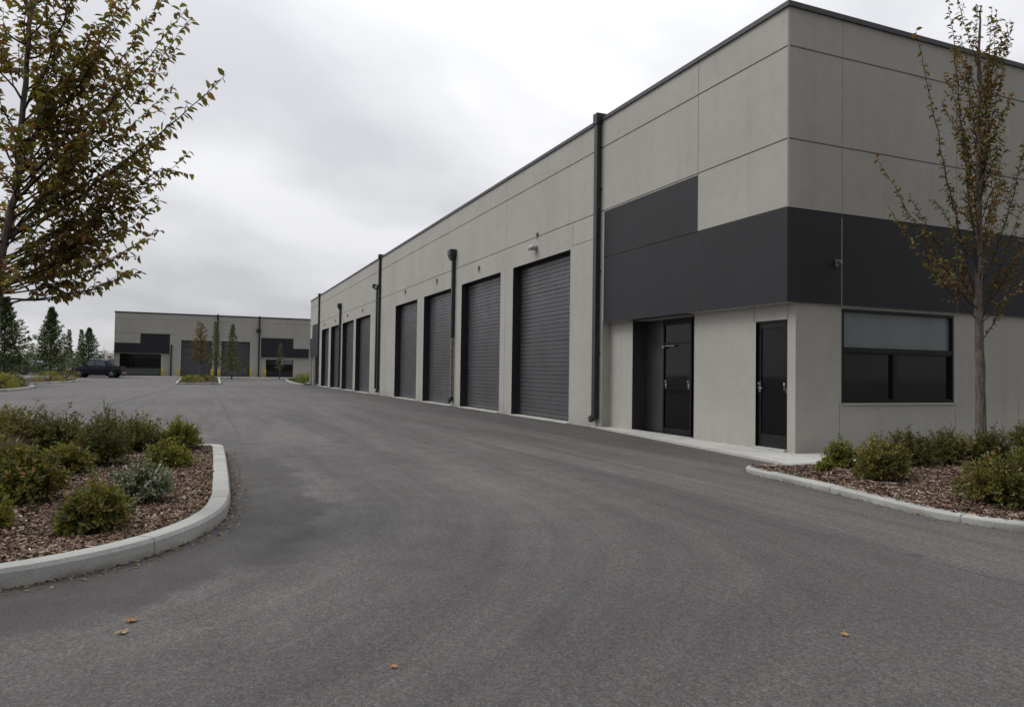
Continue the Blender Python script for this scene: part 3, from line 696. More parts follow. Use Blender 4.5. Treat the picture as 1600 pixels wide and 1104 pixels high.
# single entrance door near the corner
ed_ = MB(); ed_.box(-.83, -.28, .262, .272, .26, 1.93); e_ = ed_.build('glass_door', M['glass'], b1)
fr = MB()
for (a, b, z0, z1) in ((-.895, -.825, .06, 2.02), (-.285, -.215, .06, 2.02), (-.825, -.285, .06, .26), (-.825, -.285, 1.93, 2.02)): fr.box(a, b, .245, .285, z0, z1, b=.003)
fr.box(-.90, -.21, .225, .245, 2.015, 2.044, b=.003); fr.build('door_frame', M['frame'], e_)
lever(-.845, .245, .99, e_); mb = MB(); mb.tube([(-.25, .245, .97), (-.25, .18, .97), (-.25, .18, 1.08)], .011, 8); mb.box(-.275, -.225, .238, .246, .93, 1.0); mb.build('push_bar', M['steel'], e_)
mb = MB(); mb.box(-.25, -.225, .23, .245, 1.90, 1.93); mb.build('hinge_pin', M['steel'], e_)
mb = MB(); mb.box(-.90, -.21, .14, .30, .03, .068, b=.006); mb.build('threshold', M['alum'], b1)
# windows of the right face
for wi, (a, b) in enumerate(WINS):
    x0 = -.16; pn = MB(); zt, zb = 2.24, .78; t_ = .045; fx0, fx1 = -.13, -.040
    fr = MB(); mid = a + (b - a) * .46
    fr.box(fx0, fx1, a, a + t_, zb, zt); fr.box(fx0, fx1, b - t_, b, zb, zt); fr.box(fx0, fx1, a + t_, b - t_, zt - t_, zt); fr.box(fx0, fx1, a + t_, b - t_, zb, zb + t_)
    fr.box(fx0, fx1 - .004, a + t_, b - t_, 1.565, 1.645); fr.box(fx0, fx1 - .012, mid - .035, mid + .035, zb + t_, 1.565)
    for (p0, p1) in ((a + t_, mid - .035), (mid + .035, b - t_)):
        fr.box(fx0 + .01, fx1 - .022, p0, p0 + .025, zb + t_ + .022, 1.545); fr.box(fx0 + .01, fx1 - .022, p1 - .025, p1, zb + t_ + .022, 1.545)
        fr.box(fx0 + .01, fx1 - .024, p0, p1, zb + t_, zb + t_ + .022); fr.box(fx0 + .01, fx1 - .024, p0, p1, 1.545, 1.565)
    W_ = fr.build('window', M['frame'], b1)
    p_ = MB(); p_.box(-.105, -.095, a + t_, b - t_, 1.645, zt - t_); p_.build('frosted_pane', M['frost'], W_)
    p_ = MB(); p_.box(-.105, -.095, a + t_ + .025, mid - .06, zb + t_ + .022, 1.545); p_.build('pane', M['glass2'], W_)
    p_ = MB(); p_.box(-.105, -.095, mid + .06, b - t_ - .025, zb + t_ + .022, 1.545); p_.build('pane', M['glass2'], W_)
    p_ = MB(); p_.box(-.10, -.020, a + .002, b - .002, .750, .778, b=.004); p_.build('window_sill', M['wall'], W_)
# far end entrance: glazing and two slim piers under the band
mb = MB(); mb.box(-51.9, -48.9, .44, .46, .05, 2.2); mb.build('glass_door', M['glass'], b1)
mb = MB(); mb.box(L1 + .0, L1 + .16, .03, .19, .02, 2.28, b=.02); mb.build('pier', M['lampbody'], b1); mb = MB(); mb.box(-50.3, -50.16, .03, .17, .02, 2.28, b=.02); mb.build('pier', M['lampbody'], b1)

# ---------------- far hall across the lot
FX = -76.0; G0 = .3
b2 = empty('warehouse', (FX, 0, G0), 'grey hall across the far end of the lot with two dark garage doors', 'building')
def fl_(z): return z - G0
parts = {}; F0, F1 = -16.34, 6.0; FH = 6.6
w = Wall(F0, F1, 0, FH - .02)
w.rect(F0, -11.2, 0, 2.36, d=.22); w.rect(-2.2, F1, 0, 2.2, d=.22)
w.rect(F0, -11.2, 2.36, 3.40, d=.004, key='dark_band#1', side='wall'); w.rect(-13.97, -11.2, 3.40, 4.40, d=.004, key='dark_panel#1', side='wall')
w.rect(-2.16, 2.95, 2.2, 3.22, d=.004, key='dark_band#2', side='wall'); w.rect(-2.16, 1.25, 3.22, 4.32, d=.004, key='dark_panel#2', side='wall')
FD = [(-10.16, -7.05), (-6.21, -3.25)]
for i_, (a, b) in enumerate(FD): w.rect(a, b, 0, 3.82, d=.25, key='door_reveal#%d' % i_, side='door_reveal#%d' % i_, front=False)
for z_ in (5.9, 4.41): hgroove(w, z_, F0, F1, .04)
for q in (-13.97, -10.9, -6.62, -2.6, 1.27): vgroove(w, q, 2.4, FH, .035)
w.rect(-15.84, -12.0, .05, 2.3, d=.4, key='window_reveal#1', side='window_reveal#1', front=False)
w.rect(-1.6, 1.28, .05, 2.08, d=.4, key='window_reveal#2', side='window_reveal#2', front=False)
w.emit(lambda u_, d_, z_: (-d_, u_, z_), parts)
c_ = parts['wall']; c_.face([(0, F0, 0), (-20, F0, 0), (-20, F0, FH - .02), (0, F0, FH - .02)]); c_.face([(0, F1, 0), (-20, F1, 0), (-20, F1, FH - .02), (0, F1, FH - .02)])
names['wall'] = ('wall', 'fwall')
for key, q in parts.items(): key = key.split('#')[0]; q.build(names[key][0], M[names[key][1]], b2)
mb = MB(); mb.box(-.3, .04, F0 - .04, F1, FH - .13, FH); mb.box(-20, -.3, F0 - .04, F0 + .2, FH - .13, FH); mb.build('parapet_cap', M['cap'], b2)
mb = MB(); mb.face([(-20, F0, FH - .4), (-.2, F0, FH - .4), (-.2, F1, FH - .4), (-20, F1, FH - .4)]); mb.build('roof', M['gravelroof'], b2)
for a, b in FD:
    dm = gdoor_mesh(b - a - .02, 3.79).build('garage_door', M['gdoor'], b2); dm.rotation_euler.z = R(90); dm.location = (-.235, a + .01, .04)
    mb = MB(); mb.box(-.2, .05, a, b, -.03, .03); mb.build('sill', M['walk'], b2)
def farwin(y0, y1, zs, mull):
    fr = MB(); fr.box(-.36, -.26, y0, y0 + .07, .08, zs[3]); fr.box(-.36, -.26, y1 - .07, y1, .08, zs[3])
    for z_ in zs: fr.box(-.36, -.27, y0 + .07, y1 - .07, z_ - .04, z_ + .03)
    for q in mull: fr.box(-.355, -.28, q - .035, q + .035, zs[1], zs[3] - .05)
    W_ = fr.build('window', M['frame'], b2); z_ = zs
    p_ = MB(); p_.box(-.34, -.33, y0 + .07, y1 - .07, z_[1], z_[2] - .04); p_.build('pane', M['glass'], W_)
    return W_, z_
W_, z_ = farwin(-15.84, -12.0, (.1, .88, 1.84, 2.28), (-14.85, -13.95, -13.08))
p_ = MB(); p_.box(-.345, -.33, -15.77, -12.07, .1, .84); p_.build('lower_panel', M['spandrel'], W_); p_ = MB(); p_.box(-.345, -.33, -15.77, -12.07, 1.84, 2.24); p_.build('top_panel', M['glass2'], W_)
W_, z_ = farwin(-1.6, 1.28, (.1, .74, 1.42, 2.06), (-.05,))
p_ = MB(); p_.box(-.345, -.33, -1.53, 1.21, .1, .70); p_.build('lower_panel', M['dark'], W_)
p_ = MB(); p_.box(-.345, -.33, -1.53, .1, 1.45, 2.0); p_.build('top_panel', M['glass2'], W_); p_ = MB(); p_.box(-.345, -.33, .15, 1.21, 1.45, 2.0); p_.build('frosted_pane', M['frost'], W_)
for y_, zt, ld in ((-11.05, 3.3, 0), (-6.6, FH + .1, 0), (-2.36, FH + .08, 5.05)):
    mb = MB(); mb.box(.02, .16, y_ - .075, y_ + .075, .05, zt)
    o = mb.build('downpipe', M['pipe'], b2)
    if ld: q_ = MB(); q_.box(.02, .28, y_ - .32, y_ + .15, ld - .12, ld + .2); q_.build('leader_box', M['pipe'], o)
for i, (y_, wh) in enumerate(((-11.84, 'beside the left window'), (-10.25, 'at the left jamb of the left garage door'), (-7.1, 'at the right jamb of the left garage door'), (-6.44, 'at the left jamb of the right garage door'), (-3.2, 'at the right jamb of the right garage door'), (-1.71, 'beside the right hand window'))):
    mb = MB(); mb.tube([(0, 0, 0), (0, 0, .80), (0, 0, .85), (0, 0, .87)], [.105, .105, .085, .03], 12)
    o = mb.build('bollard', M['yellow']); o.location = (FX + .45, y_, G0 - .01)
    setp(o, 'yellow steel bollard at the far hall, ' + wh, 'bollard', 'yellow bollards in front of the far hall')
# pale concrete apron in front of the far hall
mb = MB(); mb.face([(FX, -16.3, .306), (FX, 6, .306), (-71.5, 3.0, gz(-71.5) + .006), (-71.5, -13, gz(-71.5) + .006)]); setp(mb.build('pavement', M['walk']), kind='structure')

# ---------------- perimeter wall behind the left trees
pw = empty('perimeter_wall', (-79, -17, .25), 'grey concrete panel wall with pale coping behind the conifers and pickup', 'wall')
y_ = .9
while y_ > -30:
    mb = MB(); mb.box(-.08, .08, y_ - 2.38, y_ - .01, -.3, 1.72); mb.build('panel', M['fence'], pw); y_ -= 2.4
mb = MB(); mb.box(-.12, .12, -30, .9, 1.725, 1.80); mb.build('coping', M['fencecap'], pw)
for q in (-1.5, -3.9, -6.98, -11, -16):
    mb = MB(); mb.box(.081, .22, q - .18, q + .18, -.3, 1.9); mb.build('post', M['fencecap'], pw)

# ------------------------------------------------------------------ vehicles
def wheel(parent, x_, y_, r, wd, outs, ws=1.0):
    mb = MB(); mb.tube([(0, -wd / 2, 0), (0, -wd / 2 + .03, 0), (0, wd / 2 - .03, 0), (0, wd / 2, 0)], [r * .92, r, r, r * .92], 22)
    o = mb.build('wheel', M['tyre'], parent); o.location = (x_, y_, r); o.scale = (ws, 1, 1)
    mb = MB(); ys_ = outs * (wd / 2 + .004)
    mb.tube([(0, ys_ - outs * .02, 0), (0, ys_, 0)], [r * .66, r * .64], 20); mb2 = MB()
    for k_ in range(5):
        a = 2 * math.pi * k_ / 5; bm = bmesh.new(); bmesh.ops.create_cube(bm, size=1)
        for q in bm.verts: q.co = Vector((q.co.x * .07 + .0, q.co.y * .02 + ys_ + outs * .008, q.co.z * r * .5 + r * .33))
        bmesh.ops.rotate(bm, verts=bm.verts, matrix=Matrix.Rotation(a, 3, 'Y')); mb2.add(bm)
    mb.build('hub', M['trim'], o); mb2.tube([(0, ys_, 0), (0, ys_ + outs * .02, 0)], .06, 12); mb2.build('rim', M['rim'], o)
def vehicle(name, loc, rz, sc, label, cat, paint, kind):
    """local +X is the nose; stations along the length: x, half width, underside, shoulder height"""
    t = empty(name, loc, label, cat, rz=rz); sx = sc * (.84 if kind == 'pickup' else 1.0); t.scale = (sx, sc, sc)
    L = 5.5 if kind == 'pickup' else 4.7; h = L / 2; wb = (1.72, -1.70) if kind == 'pickup' else (1.38, -1.36); wr = .39 if kind == 'pickup' else .34
    if kind == 'pickup': st = [(-h, .86, .45, 1.04), (-h + .06, .93, .38, 1.10), (-.85, .96, .28, 1.14), (-.3, .965, .26, 1.14), (1.1, .96, .26, 1.15), (1.45, .95, .28, 1.12), (2.3, .92, .30, 1.06), (h - .12, .86, .34, .98), (h, .78, .4, .84)]
    else: st = [(-h, .74, .45, .86), (-h + .15, .84, .34, .96), (-1.2, .89, .28, .97), (.9, .89, .28, .94), (1.5, .87, .30, .86), (2.1, .80, .34, .74), (h, .68, .4, .62)]
    mb = MB(); rings = []
    for x_, hw, z0, z1 in st:
        rings.append([(x_, -hw * .86, z0), (x_, -hw, z0 + .12), (x_, -hw, z0 + (z1 - z0) * .62), (x_, -hw * .93, z1 - .015), (x_, -hw * .80, z1), (x_, hw * .80, z1), (x_, hw * .93, z1 - .015), (x_, hw, z0 + (z1 - z0) * .62), (x_, hw, z0 + .12), (x_, hw * .86, z0)])
    for r in rings: mb.v += r
    n = 10
    for j in range(len(rings) - 1):
        for q in range(n):
            mb.f.append((j * n + q, j * n + (q + 1) % n, (j + 1) * n + (q + 1) % n, (j + 1) * n + q)); mb.mi.append(0); mb.sm.append(False)
    for r in (0, len(rings) - 1): mb.f.append(tuple(r * n + q for q in range(n))); mb.mi.append(0); mb.sm.append(False)
    # cabin: roof and pillars as a tapered shell, glass as its own part
    if kind == 'pickup': cb_ = [(-1.25, 1.13), (-.98, 1.68), (-.5, 1.76), (.60, 1.76), (.85, 1.70), (1.42, 1.13)]
    else: cb_ = [(-1.95, .95), (-1.2, 1.38), (-.6, 1.43), (.1, 1.43), (.35, 1.38), (1.15, .94)]
    base, roofz = cb_[0][1] - .03, cb_[2][1]; hw0, hw1 = (.88, .70) if kind == 'pickup' else (.80, .62)
    def hwz(z_): return hw0 + (hw1 - hw0) * (z_ - base) / (roofz - base)
    ring = [(x_, z_) for x_, z_ in cb_]
    for (xa, za), (xb, zb) in zip(ring, ring[1:]): mb.face([(xa, -hwz(za), za), (xb, -hwz(zb), zb), (xb, hwz(zb), zb), (xa, hwz(za), za)])
    for s_ in (-1, 1): mb.face([(x_, s_ * hwz(z_), z_) for x_, z_ in ring])
    mb.build('body', M[paint], t)
    gl = MB()
    for s_ in (-1, 1):
        zt = roofz - .08; zb = base + .06
        def gx(x_, z_): return (x_, s_ * (hwz(z_) + .006), z_)
        xs_ = ((-1.02, .08, -.84, .08), (.17, 1.14, .17, .76)) if kind == 'pickup' else ((-1.45, -.35, -.98, -.35), (-.27, .80, -.27, .28))
        for xa, xb, xc, xd in xs_: gl.face([gx(xa, zb), gx(xb, zb), gx(xd, zt), gx(xc, zt)])
    (xa, za), (xb, zb) = cb_[-2], cb_[-1]; gl.face([(xb - .03, -hwz(zb) * .9, zb + .05), (xb - .03, hwz(zb) * .9, zb + .05), (xa + .03, hwz(za) * .9, za), (xa + .03, -hwz(za) * .9, za)])
    (xa, za), (xb, zb) = cb_[1], cb_[0]; gl.face([(xb - .012 + .05, -hwz(zb) * .9, zb + .10), (xb - .012 + .05, hwz(zb) * .9, zb + .10), (xa - .022, hwz(za) * .9, za - .02), (xa - .022, -hwz(za) * .9, za - .02)])
    gl.build('window', M['carglass'], t)
    for x_ in wb:
        for s_ in (-1, 1):
            wheel(t, x_, s_ * (.87 if kind == 'pickup' else .80), wr, .24, s_, sc / sx)
            ar = MB()
            bm = bmesh.new(); bmesh.ops.create_cone(bm, cap_ends=True, segments=20, radius1=wr * 1.16, radius2=wr * 1.16, depth=.3)
            bmesh.ops.rotate(bm, verts=bm.verts, matrix=Matrix.Rotation(R(90), 3, 'X')); bmesh.ops.translate(bm, verts=bm.verts, vec=(x_, s_ * (.83 if kind == 'pickup' else .76), wr + .02)); ar.add(bm)
            ar.build('wheel_arch', M['trim'], t)
    for s_ in (-1, 1):
        mb = MB(); mb.box(h - .22, h - .03, s_ * .72 - .12, s_ * .72 + .12, st[-2][3] - .20, st[-2][3] - .05, b=.02); mb.build('headlight', M['whitelens'], t)
        mb = MB(); q_ = .42 if kind == 'pickup' else .16; mb.box(-h - .02, -h + .10, s_ * .80 - .09, s_ * .80 + .09, st[0][3] - q_, st[0][3] - .02, b=.015); mb.build('tail_light', M['redlens'], t)
        mb = MB(); mb.box(.92 if kind == 'pickup' else .7, 1.05 if kind == 'pickup' else .82, s_ * 1.0 - .08, s_ * 1.0 + .08, base + .06, base + .22, b=.02); mb.build('mirror', M[paint], t)
        mb = MB(); mb.box(-.15, .05, s_ * .965 - .02, s_ * .965 + .02, base - .17, base - .14); mb.build('door_handle', M['rim'], t)
    mb = MB(); mb.box(-h - .09, -h + .02, -.80, .80, st[0][2] - .06, st[0][2] + .10, b=.02); mb.build('rear_bumper', M['rim'] if kind == 'pickup' else M['trim'], t)
    mb = MB(); mb.box(h - .08, h + .07, -.80, .80, .38, .58, b=.03); mb.build('front_bumper', M['trim'], t)
    if kind == 'pickup':
        mb = MB(); mb.box(-h + .10, -1.3, -.82, .82, 1.12, 1.155, b=.01); mb.build('bed_cover', M['trim'], t)
        mb = MB(); mb.box(-.85, .80, -.68, -.60, 1.76, 1.82, b=.01); mb.build('roof_rail', M['whitelens'], t); mb = MB(); mb.box(-.85, .80, .60, .68, 1.76, 1.82, b=.01); mb.build('roof_rail', M['whitelens'], t)
    return t
vehicle('pickup_truck', (-66.6, -16.6, .24), R(-90) + R(-8), .90, 'dark navy pickup truck with silver roof rails parked side on before the far hall', 'pickup truck', 'navy', 'pickup')
vehicle('parked_car', (-75.2, -22.6, .3), R(40), .95, 'black car half hidden behind the second conifer by the concrete wall', 'car', 'blackcar', 'car')
vehicle('parked_car', (-72.5, -17.6, .3), R(-75), .95, 'black car parked directly behind the navy pickup truck', 'car', 'blackcar', 'car')

# ------------------------------------------------------------------ vegetation
def rnd_dirs(n, up=0.0):
    v = rng.normal(size=(n, 3)); v /= np.linalg.norm(v, axis=1)[:, None]; v[:, 2] += up; v /= np.linalg.norm(v, axis=1)[:, None]; return v

def broad_tree(name, base, label, trunk, limbs, leafm, leaf_len, dens, twig_len, group=None, trunk_r=(.09, .02), droop=.55, jit=1.0, twig_step=.12, seed=1, leafw=.5, bark='bark', tuft=1):
    """trunk: local points; limbs: list of (start, end) in local coordinates; twigs and leaves grow along every limb"""
    rr = random.Random(seed)
    t = empty(name, base, label, 'tree', group)
    tb = MB(); n = len(trunk); rad = [trunk_r[0] + (trunk_r[1] - trunk_r[0]) * (i / (n - 1)) ** .8 for i in range(n)]
    tp = []; tr_ = []
    for i in range(n - 1):
        a, b = Vector(trunk[i]), Vector(trunk[i + 1])
        for j in range(4): tp.append(a.lerp(b, j / 4) + Vector((rr.gauss(0, .006), rr.gauss(0, .006), 0))); tr_.append(rad[i] + (rad[i + 1] - rad[i]) * j / 4)
    tp.append(Vector(trunk[-1])); tr_.append(rad[-1]); tr_[0] *= 1.35; tr_[1] *= 1.05
    tb.tube(tp, tr_, 12); tb.build('trunk', M[bark], t)
    br = MB(); LB, LD, LN, LL = [], [], [], []
    def leaves(pts, step, sc=1.0, start=0.0):
        tot = 0; acc = 0; side = 1
        L_ = sum((pts[i + 1] - pts[i]).length for i in range(len(pts) - 1)); cur = 0
        for i in range(len(pts) - 1):
            a, b = pts[i], pts[i + 1]; d = (b - a); l = d.length
            if l < 1e-6: continue
            d /= l; s_ = 0
            while acc <= l:
                p = a + d * acc; cur_f = (cur + acc) / L_
                if cur_f >= start:
                    for _ in range(tuft):
                        sv = d.cross(Vector((rr.gauss(0, .5), rr.gauss(0, .5), 1))).normalized() * side
                        ld = (sv * rr.uniform(.6, 1.1) + d * rr.uniform(.1, .8) + Vector((rr.gauss(0, .3), rr.gauss(0, .3), rr.gauss(0, .3) - droop))).normalized()
                        LB.append(tuple(p)); LD.append(tuple(ld)); LN.append((rr.gauss(0, .6), rr.gauss(0, .6), 1)); LL.append(leaf_len * rr.uniform(.6, 1.15) * sc)
                        side = -side
                acc += step * rr.uniform(.6, 1.4)
            acc -= l; cur += l
    for li, lb in enumerate(limbs):
        s0, e0 = Vector(lb[0]), Vector(lb[1]); r0 = lb[2] if len(lb) > 2 else .022; sw = lb[3] if len(lb) > 3 else .12; ts = lb[4] if len(lb) > 4 else 1.0
        L_ = (e0 - s0).length; npt = max(5, int(L_ / .12)); pts = []
        bend = Vector((rr.gauss(0, .03), rr.gauss(0, .03), -sw)) * L_
        for i in range(npt + 1):
            f = i / npt; p = s0.lerp(e0, f) + bend * (4 * f * (1 - f)) * .5 + Vector((rr.gauss(0, 1), rr.gauss(0, 1), rr.gauss(0, 1))) * .008 * jit * (1 if 0 < i < npt else 0)
            pts.append(p)
        br.tube(pts, [max(.0022, r0 * (1 - .88 * i / npt)) for i in range(npt + 1)], 6, cap=False)
        leaves(pts, dens, 1.0, .35)
        d0 = (e0 - s0).normalized(); cur = .22 * L_
        while cur < L_ * .97:
            f = cur / L_; i = min(int(f * npt), npt - 1); p = pts[i].lerp(pts[i + 1], f * npt - i)
            sd_ = Vector((rr.gauss(0, 1), rr.gauss(0, 1), rr.gauss(0, .7))); sd_ = (sd_ - d0 * sd_.dot(d0)).normalized()
            td = (d0 * rr.uniform(.5, 1.1) + sd_ * rr.uniform(.5, 1.0) + Vector((0, 0, .35))).normalized()
            tl = twig_len * ts * rr.uniform(.4, 1.15) * (1.15 - .75 * f); q = [p]
            for k_ in range(4): q.append(q[-1] + (td + Vector((rr.gauss(0, .13), rr.gauss(0, .13), rr.gauss(0, .1) + .03 * k_))) * tl / 4)
            br.tube(q, [.0055 * (1 - .2 * k_) for k_ in range(5)], 4, cap=False)
            leaves(q, dens, 1.0, .05)
            if tl > .28:
                for _ in range(2):
                    a = q[rr.randint(1, 3)]; sd2 = (td + Vector((rr.gauss(0, .7), rr.gauss(0, .7), rr.gauss(.1, .5)))).normalized(); q2 = [a, a + sd2 * tl * .25, a + sd2 * tl * .48]
                    br.tube(q2, [.003, .0025, .002], 4, cap=False); leaves(q2, dens, .95)
            cur += twig_step * rr.uniform(.6, 1.4)
    br.build('branches', M['twig'], t)
    LL = np.array(LL); leaf_obj('leaves', LB, LD, LN, LL, LL * leafw * rng.uniform(.8, 1.15, len(LL)), M[leafm], t)
    return t, len(LL)

# left tree, crown reaching into the frame from the left edge
TB = Vector((.82, -9.55, .09)); CR = AX_R.copy(); CR.z = 0; CR.normalize(); CF = Vector((AX_F.x, AX_F.y, 0)).normalized()
def loc(p): return tuple(Vector(p) - TB)
trunkL = [loc(q) for q in ((.80, -9.61, .02), (.83, -9.61, 1.2), (.85, -9.60, 1.7), (.89, -9.56, 2.15), (.92, -9.48, 2.66), (.95, -9.45, 3.12), (.99, -9.41, 3.77), (1.02, -9.38, 4.4), (1.04, -9.36, 5.0), (1.05, -9.36, 5.9))]
def tz(z_):
    for a, b in zip(trunkL, trunkL[1:]):
        if a[2] <= z_ <= b[2]: f = (z_ - a[2]) / (b[2] - a[2]); return tuple(Vector(a).lerp(Vector(b), f))
    return trunkL[-1]
def tip(p, df=0.0): return tuple(Vector(p) + CF * df - TB)
limbs = [
 (tz(1.60), tip((1.32, -8.50, 2.01), .10), .022, .10, .45),      # lowest, nearly level
 (tz(1.68), tip((1.02, -9.18, 2.22), -.15), .016, .0, .7),
 (tz(1.75), tip((1.30, -8.52, 2.45), -.10), .026, .08, .8),
 (tz(1.90), tip((1.30, -8.58, 2.60), .15), .024, .06, .9),
 (tz(2.00), tip((1.40, -8.33, 2.92), .05), .028, .08, .8),
 (tz(2.15), tip((1.66, -7.83, 3.70), .0), .032, .10, .7),
 (tz(2.35), tip((1.36, -8.43, 3.25), .3), .024, .06, 1),
 (tz(2.50), tip((1.52, -8.17, 4.30), .05), .030, .10, .65),
 (tz(2.62), tip((1.38, -8.48, 3.70), -.25), .024, .08, 1),
 (tz(2.95), tip((1.34, -8.55, 4.40), .0), .024, .08, .8),
 (tz(2.80), tip((1.22, -8.75, 4.05), -.25), .020, .08, 1),
 (tz(3.25), tip((1.22, -8.75, 4.8), -.3), .022, .08, .8)]
def reach(lat, z_, df): p = Vector((.82, -9.55, 0)) + CR * lat + CF * df; return tuple(Vector((p.x, p.y, z_)) - TB)
for zs_, lat, z_, df in ((1.75, 1.18, 2.70, .2), (1.70, 1.00, 2.25, -.2), (1.85, 1.30, 2.95, -.15), (1.95, 1.15, 3.22, .35), (2.0, 1.38, 3.36, .1), (2.1, 1.20, 3.62, -.3), (2.2, 1.30, 3.75, .25),
                         (1.65, .95, 2.05, .3), (1.75, 1.12, 2.45, .45), (1.9, .92, 3.1, -.35), (2.2, 1.05, 3.45, .5), (1.7, 1.06, 2.2, .0), (2.3, .78, 4.05, .5), (2.0, 1.44, 3.15, .3), (1.9, 1.24, 2.85, .0), (2.4, 1.44, 4.35, .25),
                         (2.3, 1.50, 3.95, -.1), (2.5, 1.35, 4.60, .1), (2.7, 1.20, 4.75, -.2), (2.2, .75, 3.55, .1), (2.6, .62, 4.3, -.2), (2.9, 1.0, 4.9, .2), (2.1, 1.0, 3.35, .15), (1.85, 1.28, 2.62, .1)):
    limbs.append((tz(zs_), reach(lat, z_, df), .018, .16, .85))
rr = random.Random(21)
for i in range(36):
    z_ = 1.65 + 3.4 * (i / 36); a = i * 2.4 + rr.gauss(0, .3); ln = (1.25 - .16 * (z_ - 1.6)) * rr.uniform(.65, 1.0); el = R(rr.uniform(28, 58))
    dr = Vector((math.cos(a), math.sin(a), 0)); side = dr.dot(CR)
    if side > .3: ln *= .80
    if z_ < 2.1: el = R(rr.uniform(12, 38))
    s0 = Vector(tz(z_)); e0 = s0 + dr * ln * math.cos(el) + Vector((0, 0, ln * math.sin(el)))
    limbs.append((tuple(s0), tuple(e0), .010, .08, 1.0))
limbs = [(l[0], l[1], l[2] * .5, l[3], l[4]) if len(l) > 4 and l[2] > .012 else l for l in limbs]
_, nl = broad_tree('leafy_tree', TB, 'dense olive and bronze leaved tree in the left bed, overhanging the top left', trunkL, limbs, 'lf_left', .080, .031, .42, trunk_r=(.046, .011), twig_step=.088, seed=5, leafw=.52)
print('left leaves', nl)

# right tree, sparse and upright before the window
TB = Vector((1.6, 1.9, .08))
trunkR = [loc(q) for q in ((1.6, 1.9, .0), (1.62, 1.89, 1.1), (1.63, 1.84, 2.0), (1.65, 1.82, 2.86), (1.66, 1.80, 3.74), (1.67, 1.79, 4.22), (1.685, 1.775, 5.0), (1.70, 1.77, 5.9), (1.72, 1.78, 6.3))]
def tz(z_):
    for a, b in zip(trunkR, trunkR[1:]):
        if a[2] <= z_ <= b[2]: f = (z_ - a[2]) / (b[2] - a[2]); return tuple(Vector(a).lerp(Vector(b), f))
    return trunkR[-1]
limbs = [
 (tz(2.0), tip((1.15, .54, 4.22), .1), .016, .16, .5), (tz(1.9), tip((1.15, .60, 3.50), -.1), .014, .14, .7), (tz(2.05), tip((1.37, .95, 5.96), .0), .026, .20, .42),
 (tz(2.15), tip((1.36, .98, 3.75), .2), .014, .10, .9), (tz(2.4), tip((1.54, 1.34, 6.34), -.05), .026, .10, .75), (tz(3.1), tip((1.60, 1.52, 5.5), .3), .018, .06, 1.0),
 (tz(3.3), tip((1.79, 1.94, 6.32), .05), .020, .05, .85), (tz(2.8), tip((1.87, 2.15, 5.85), .0), .020, .08, 1.0), (tz(2.3), tip((2.0, 2.5, 4.9), .1), .018, .14, .8),
 (tz(1.8), tip((1.90, 2.35, 3.6), .0), .014, .1, .7), (tz(1.55), tip((1.80, 2.2, 2.5), -.1), .012, .1, .4), (tz(1.95), tip((2.06, 2.68, 3.75), .1), .015, .12, .8), (tz(3.6), tip((1.72, 1.80, 6.1), -.3), .016, .05, 1)]
rr = random.Random(3)
for i in range(34):
    z_ = 1.85 + 3.6 * (i / 34); a = i * 2.4; ln = (1.15 if z_ < 3.0 else .95) * rr.uniform(.7, 1.15); el = R(rr.uniform(56, 76)) if z_ > 2.3 else R(rr.uniform(30, 55))
    s0 = Vector(tz(z_)); dr = Vector((math.cos(a), math.sin(a), 0)); limbs.append((tuple(s0), tuple(s0 + dr * ln * math.cos(el) + Vector((0, 0, ln * math.sin(el)))), .011, .05, .75))
_, nl = broad_tree('young_tree', TB, 'slender upright tree with sparse orange brown leaves in the right bed before the window', trunkR, [(l[0], l[1], l[2] * .62, l[3], l[4]) for l in limbs], 'lf_right', .074, .036, .32, trunk_r=(.074, .010), twig_step=.075, seed=9, leafw=.50, droop=.5)
print('right leaves', nl)

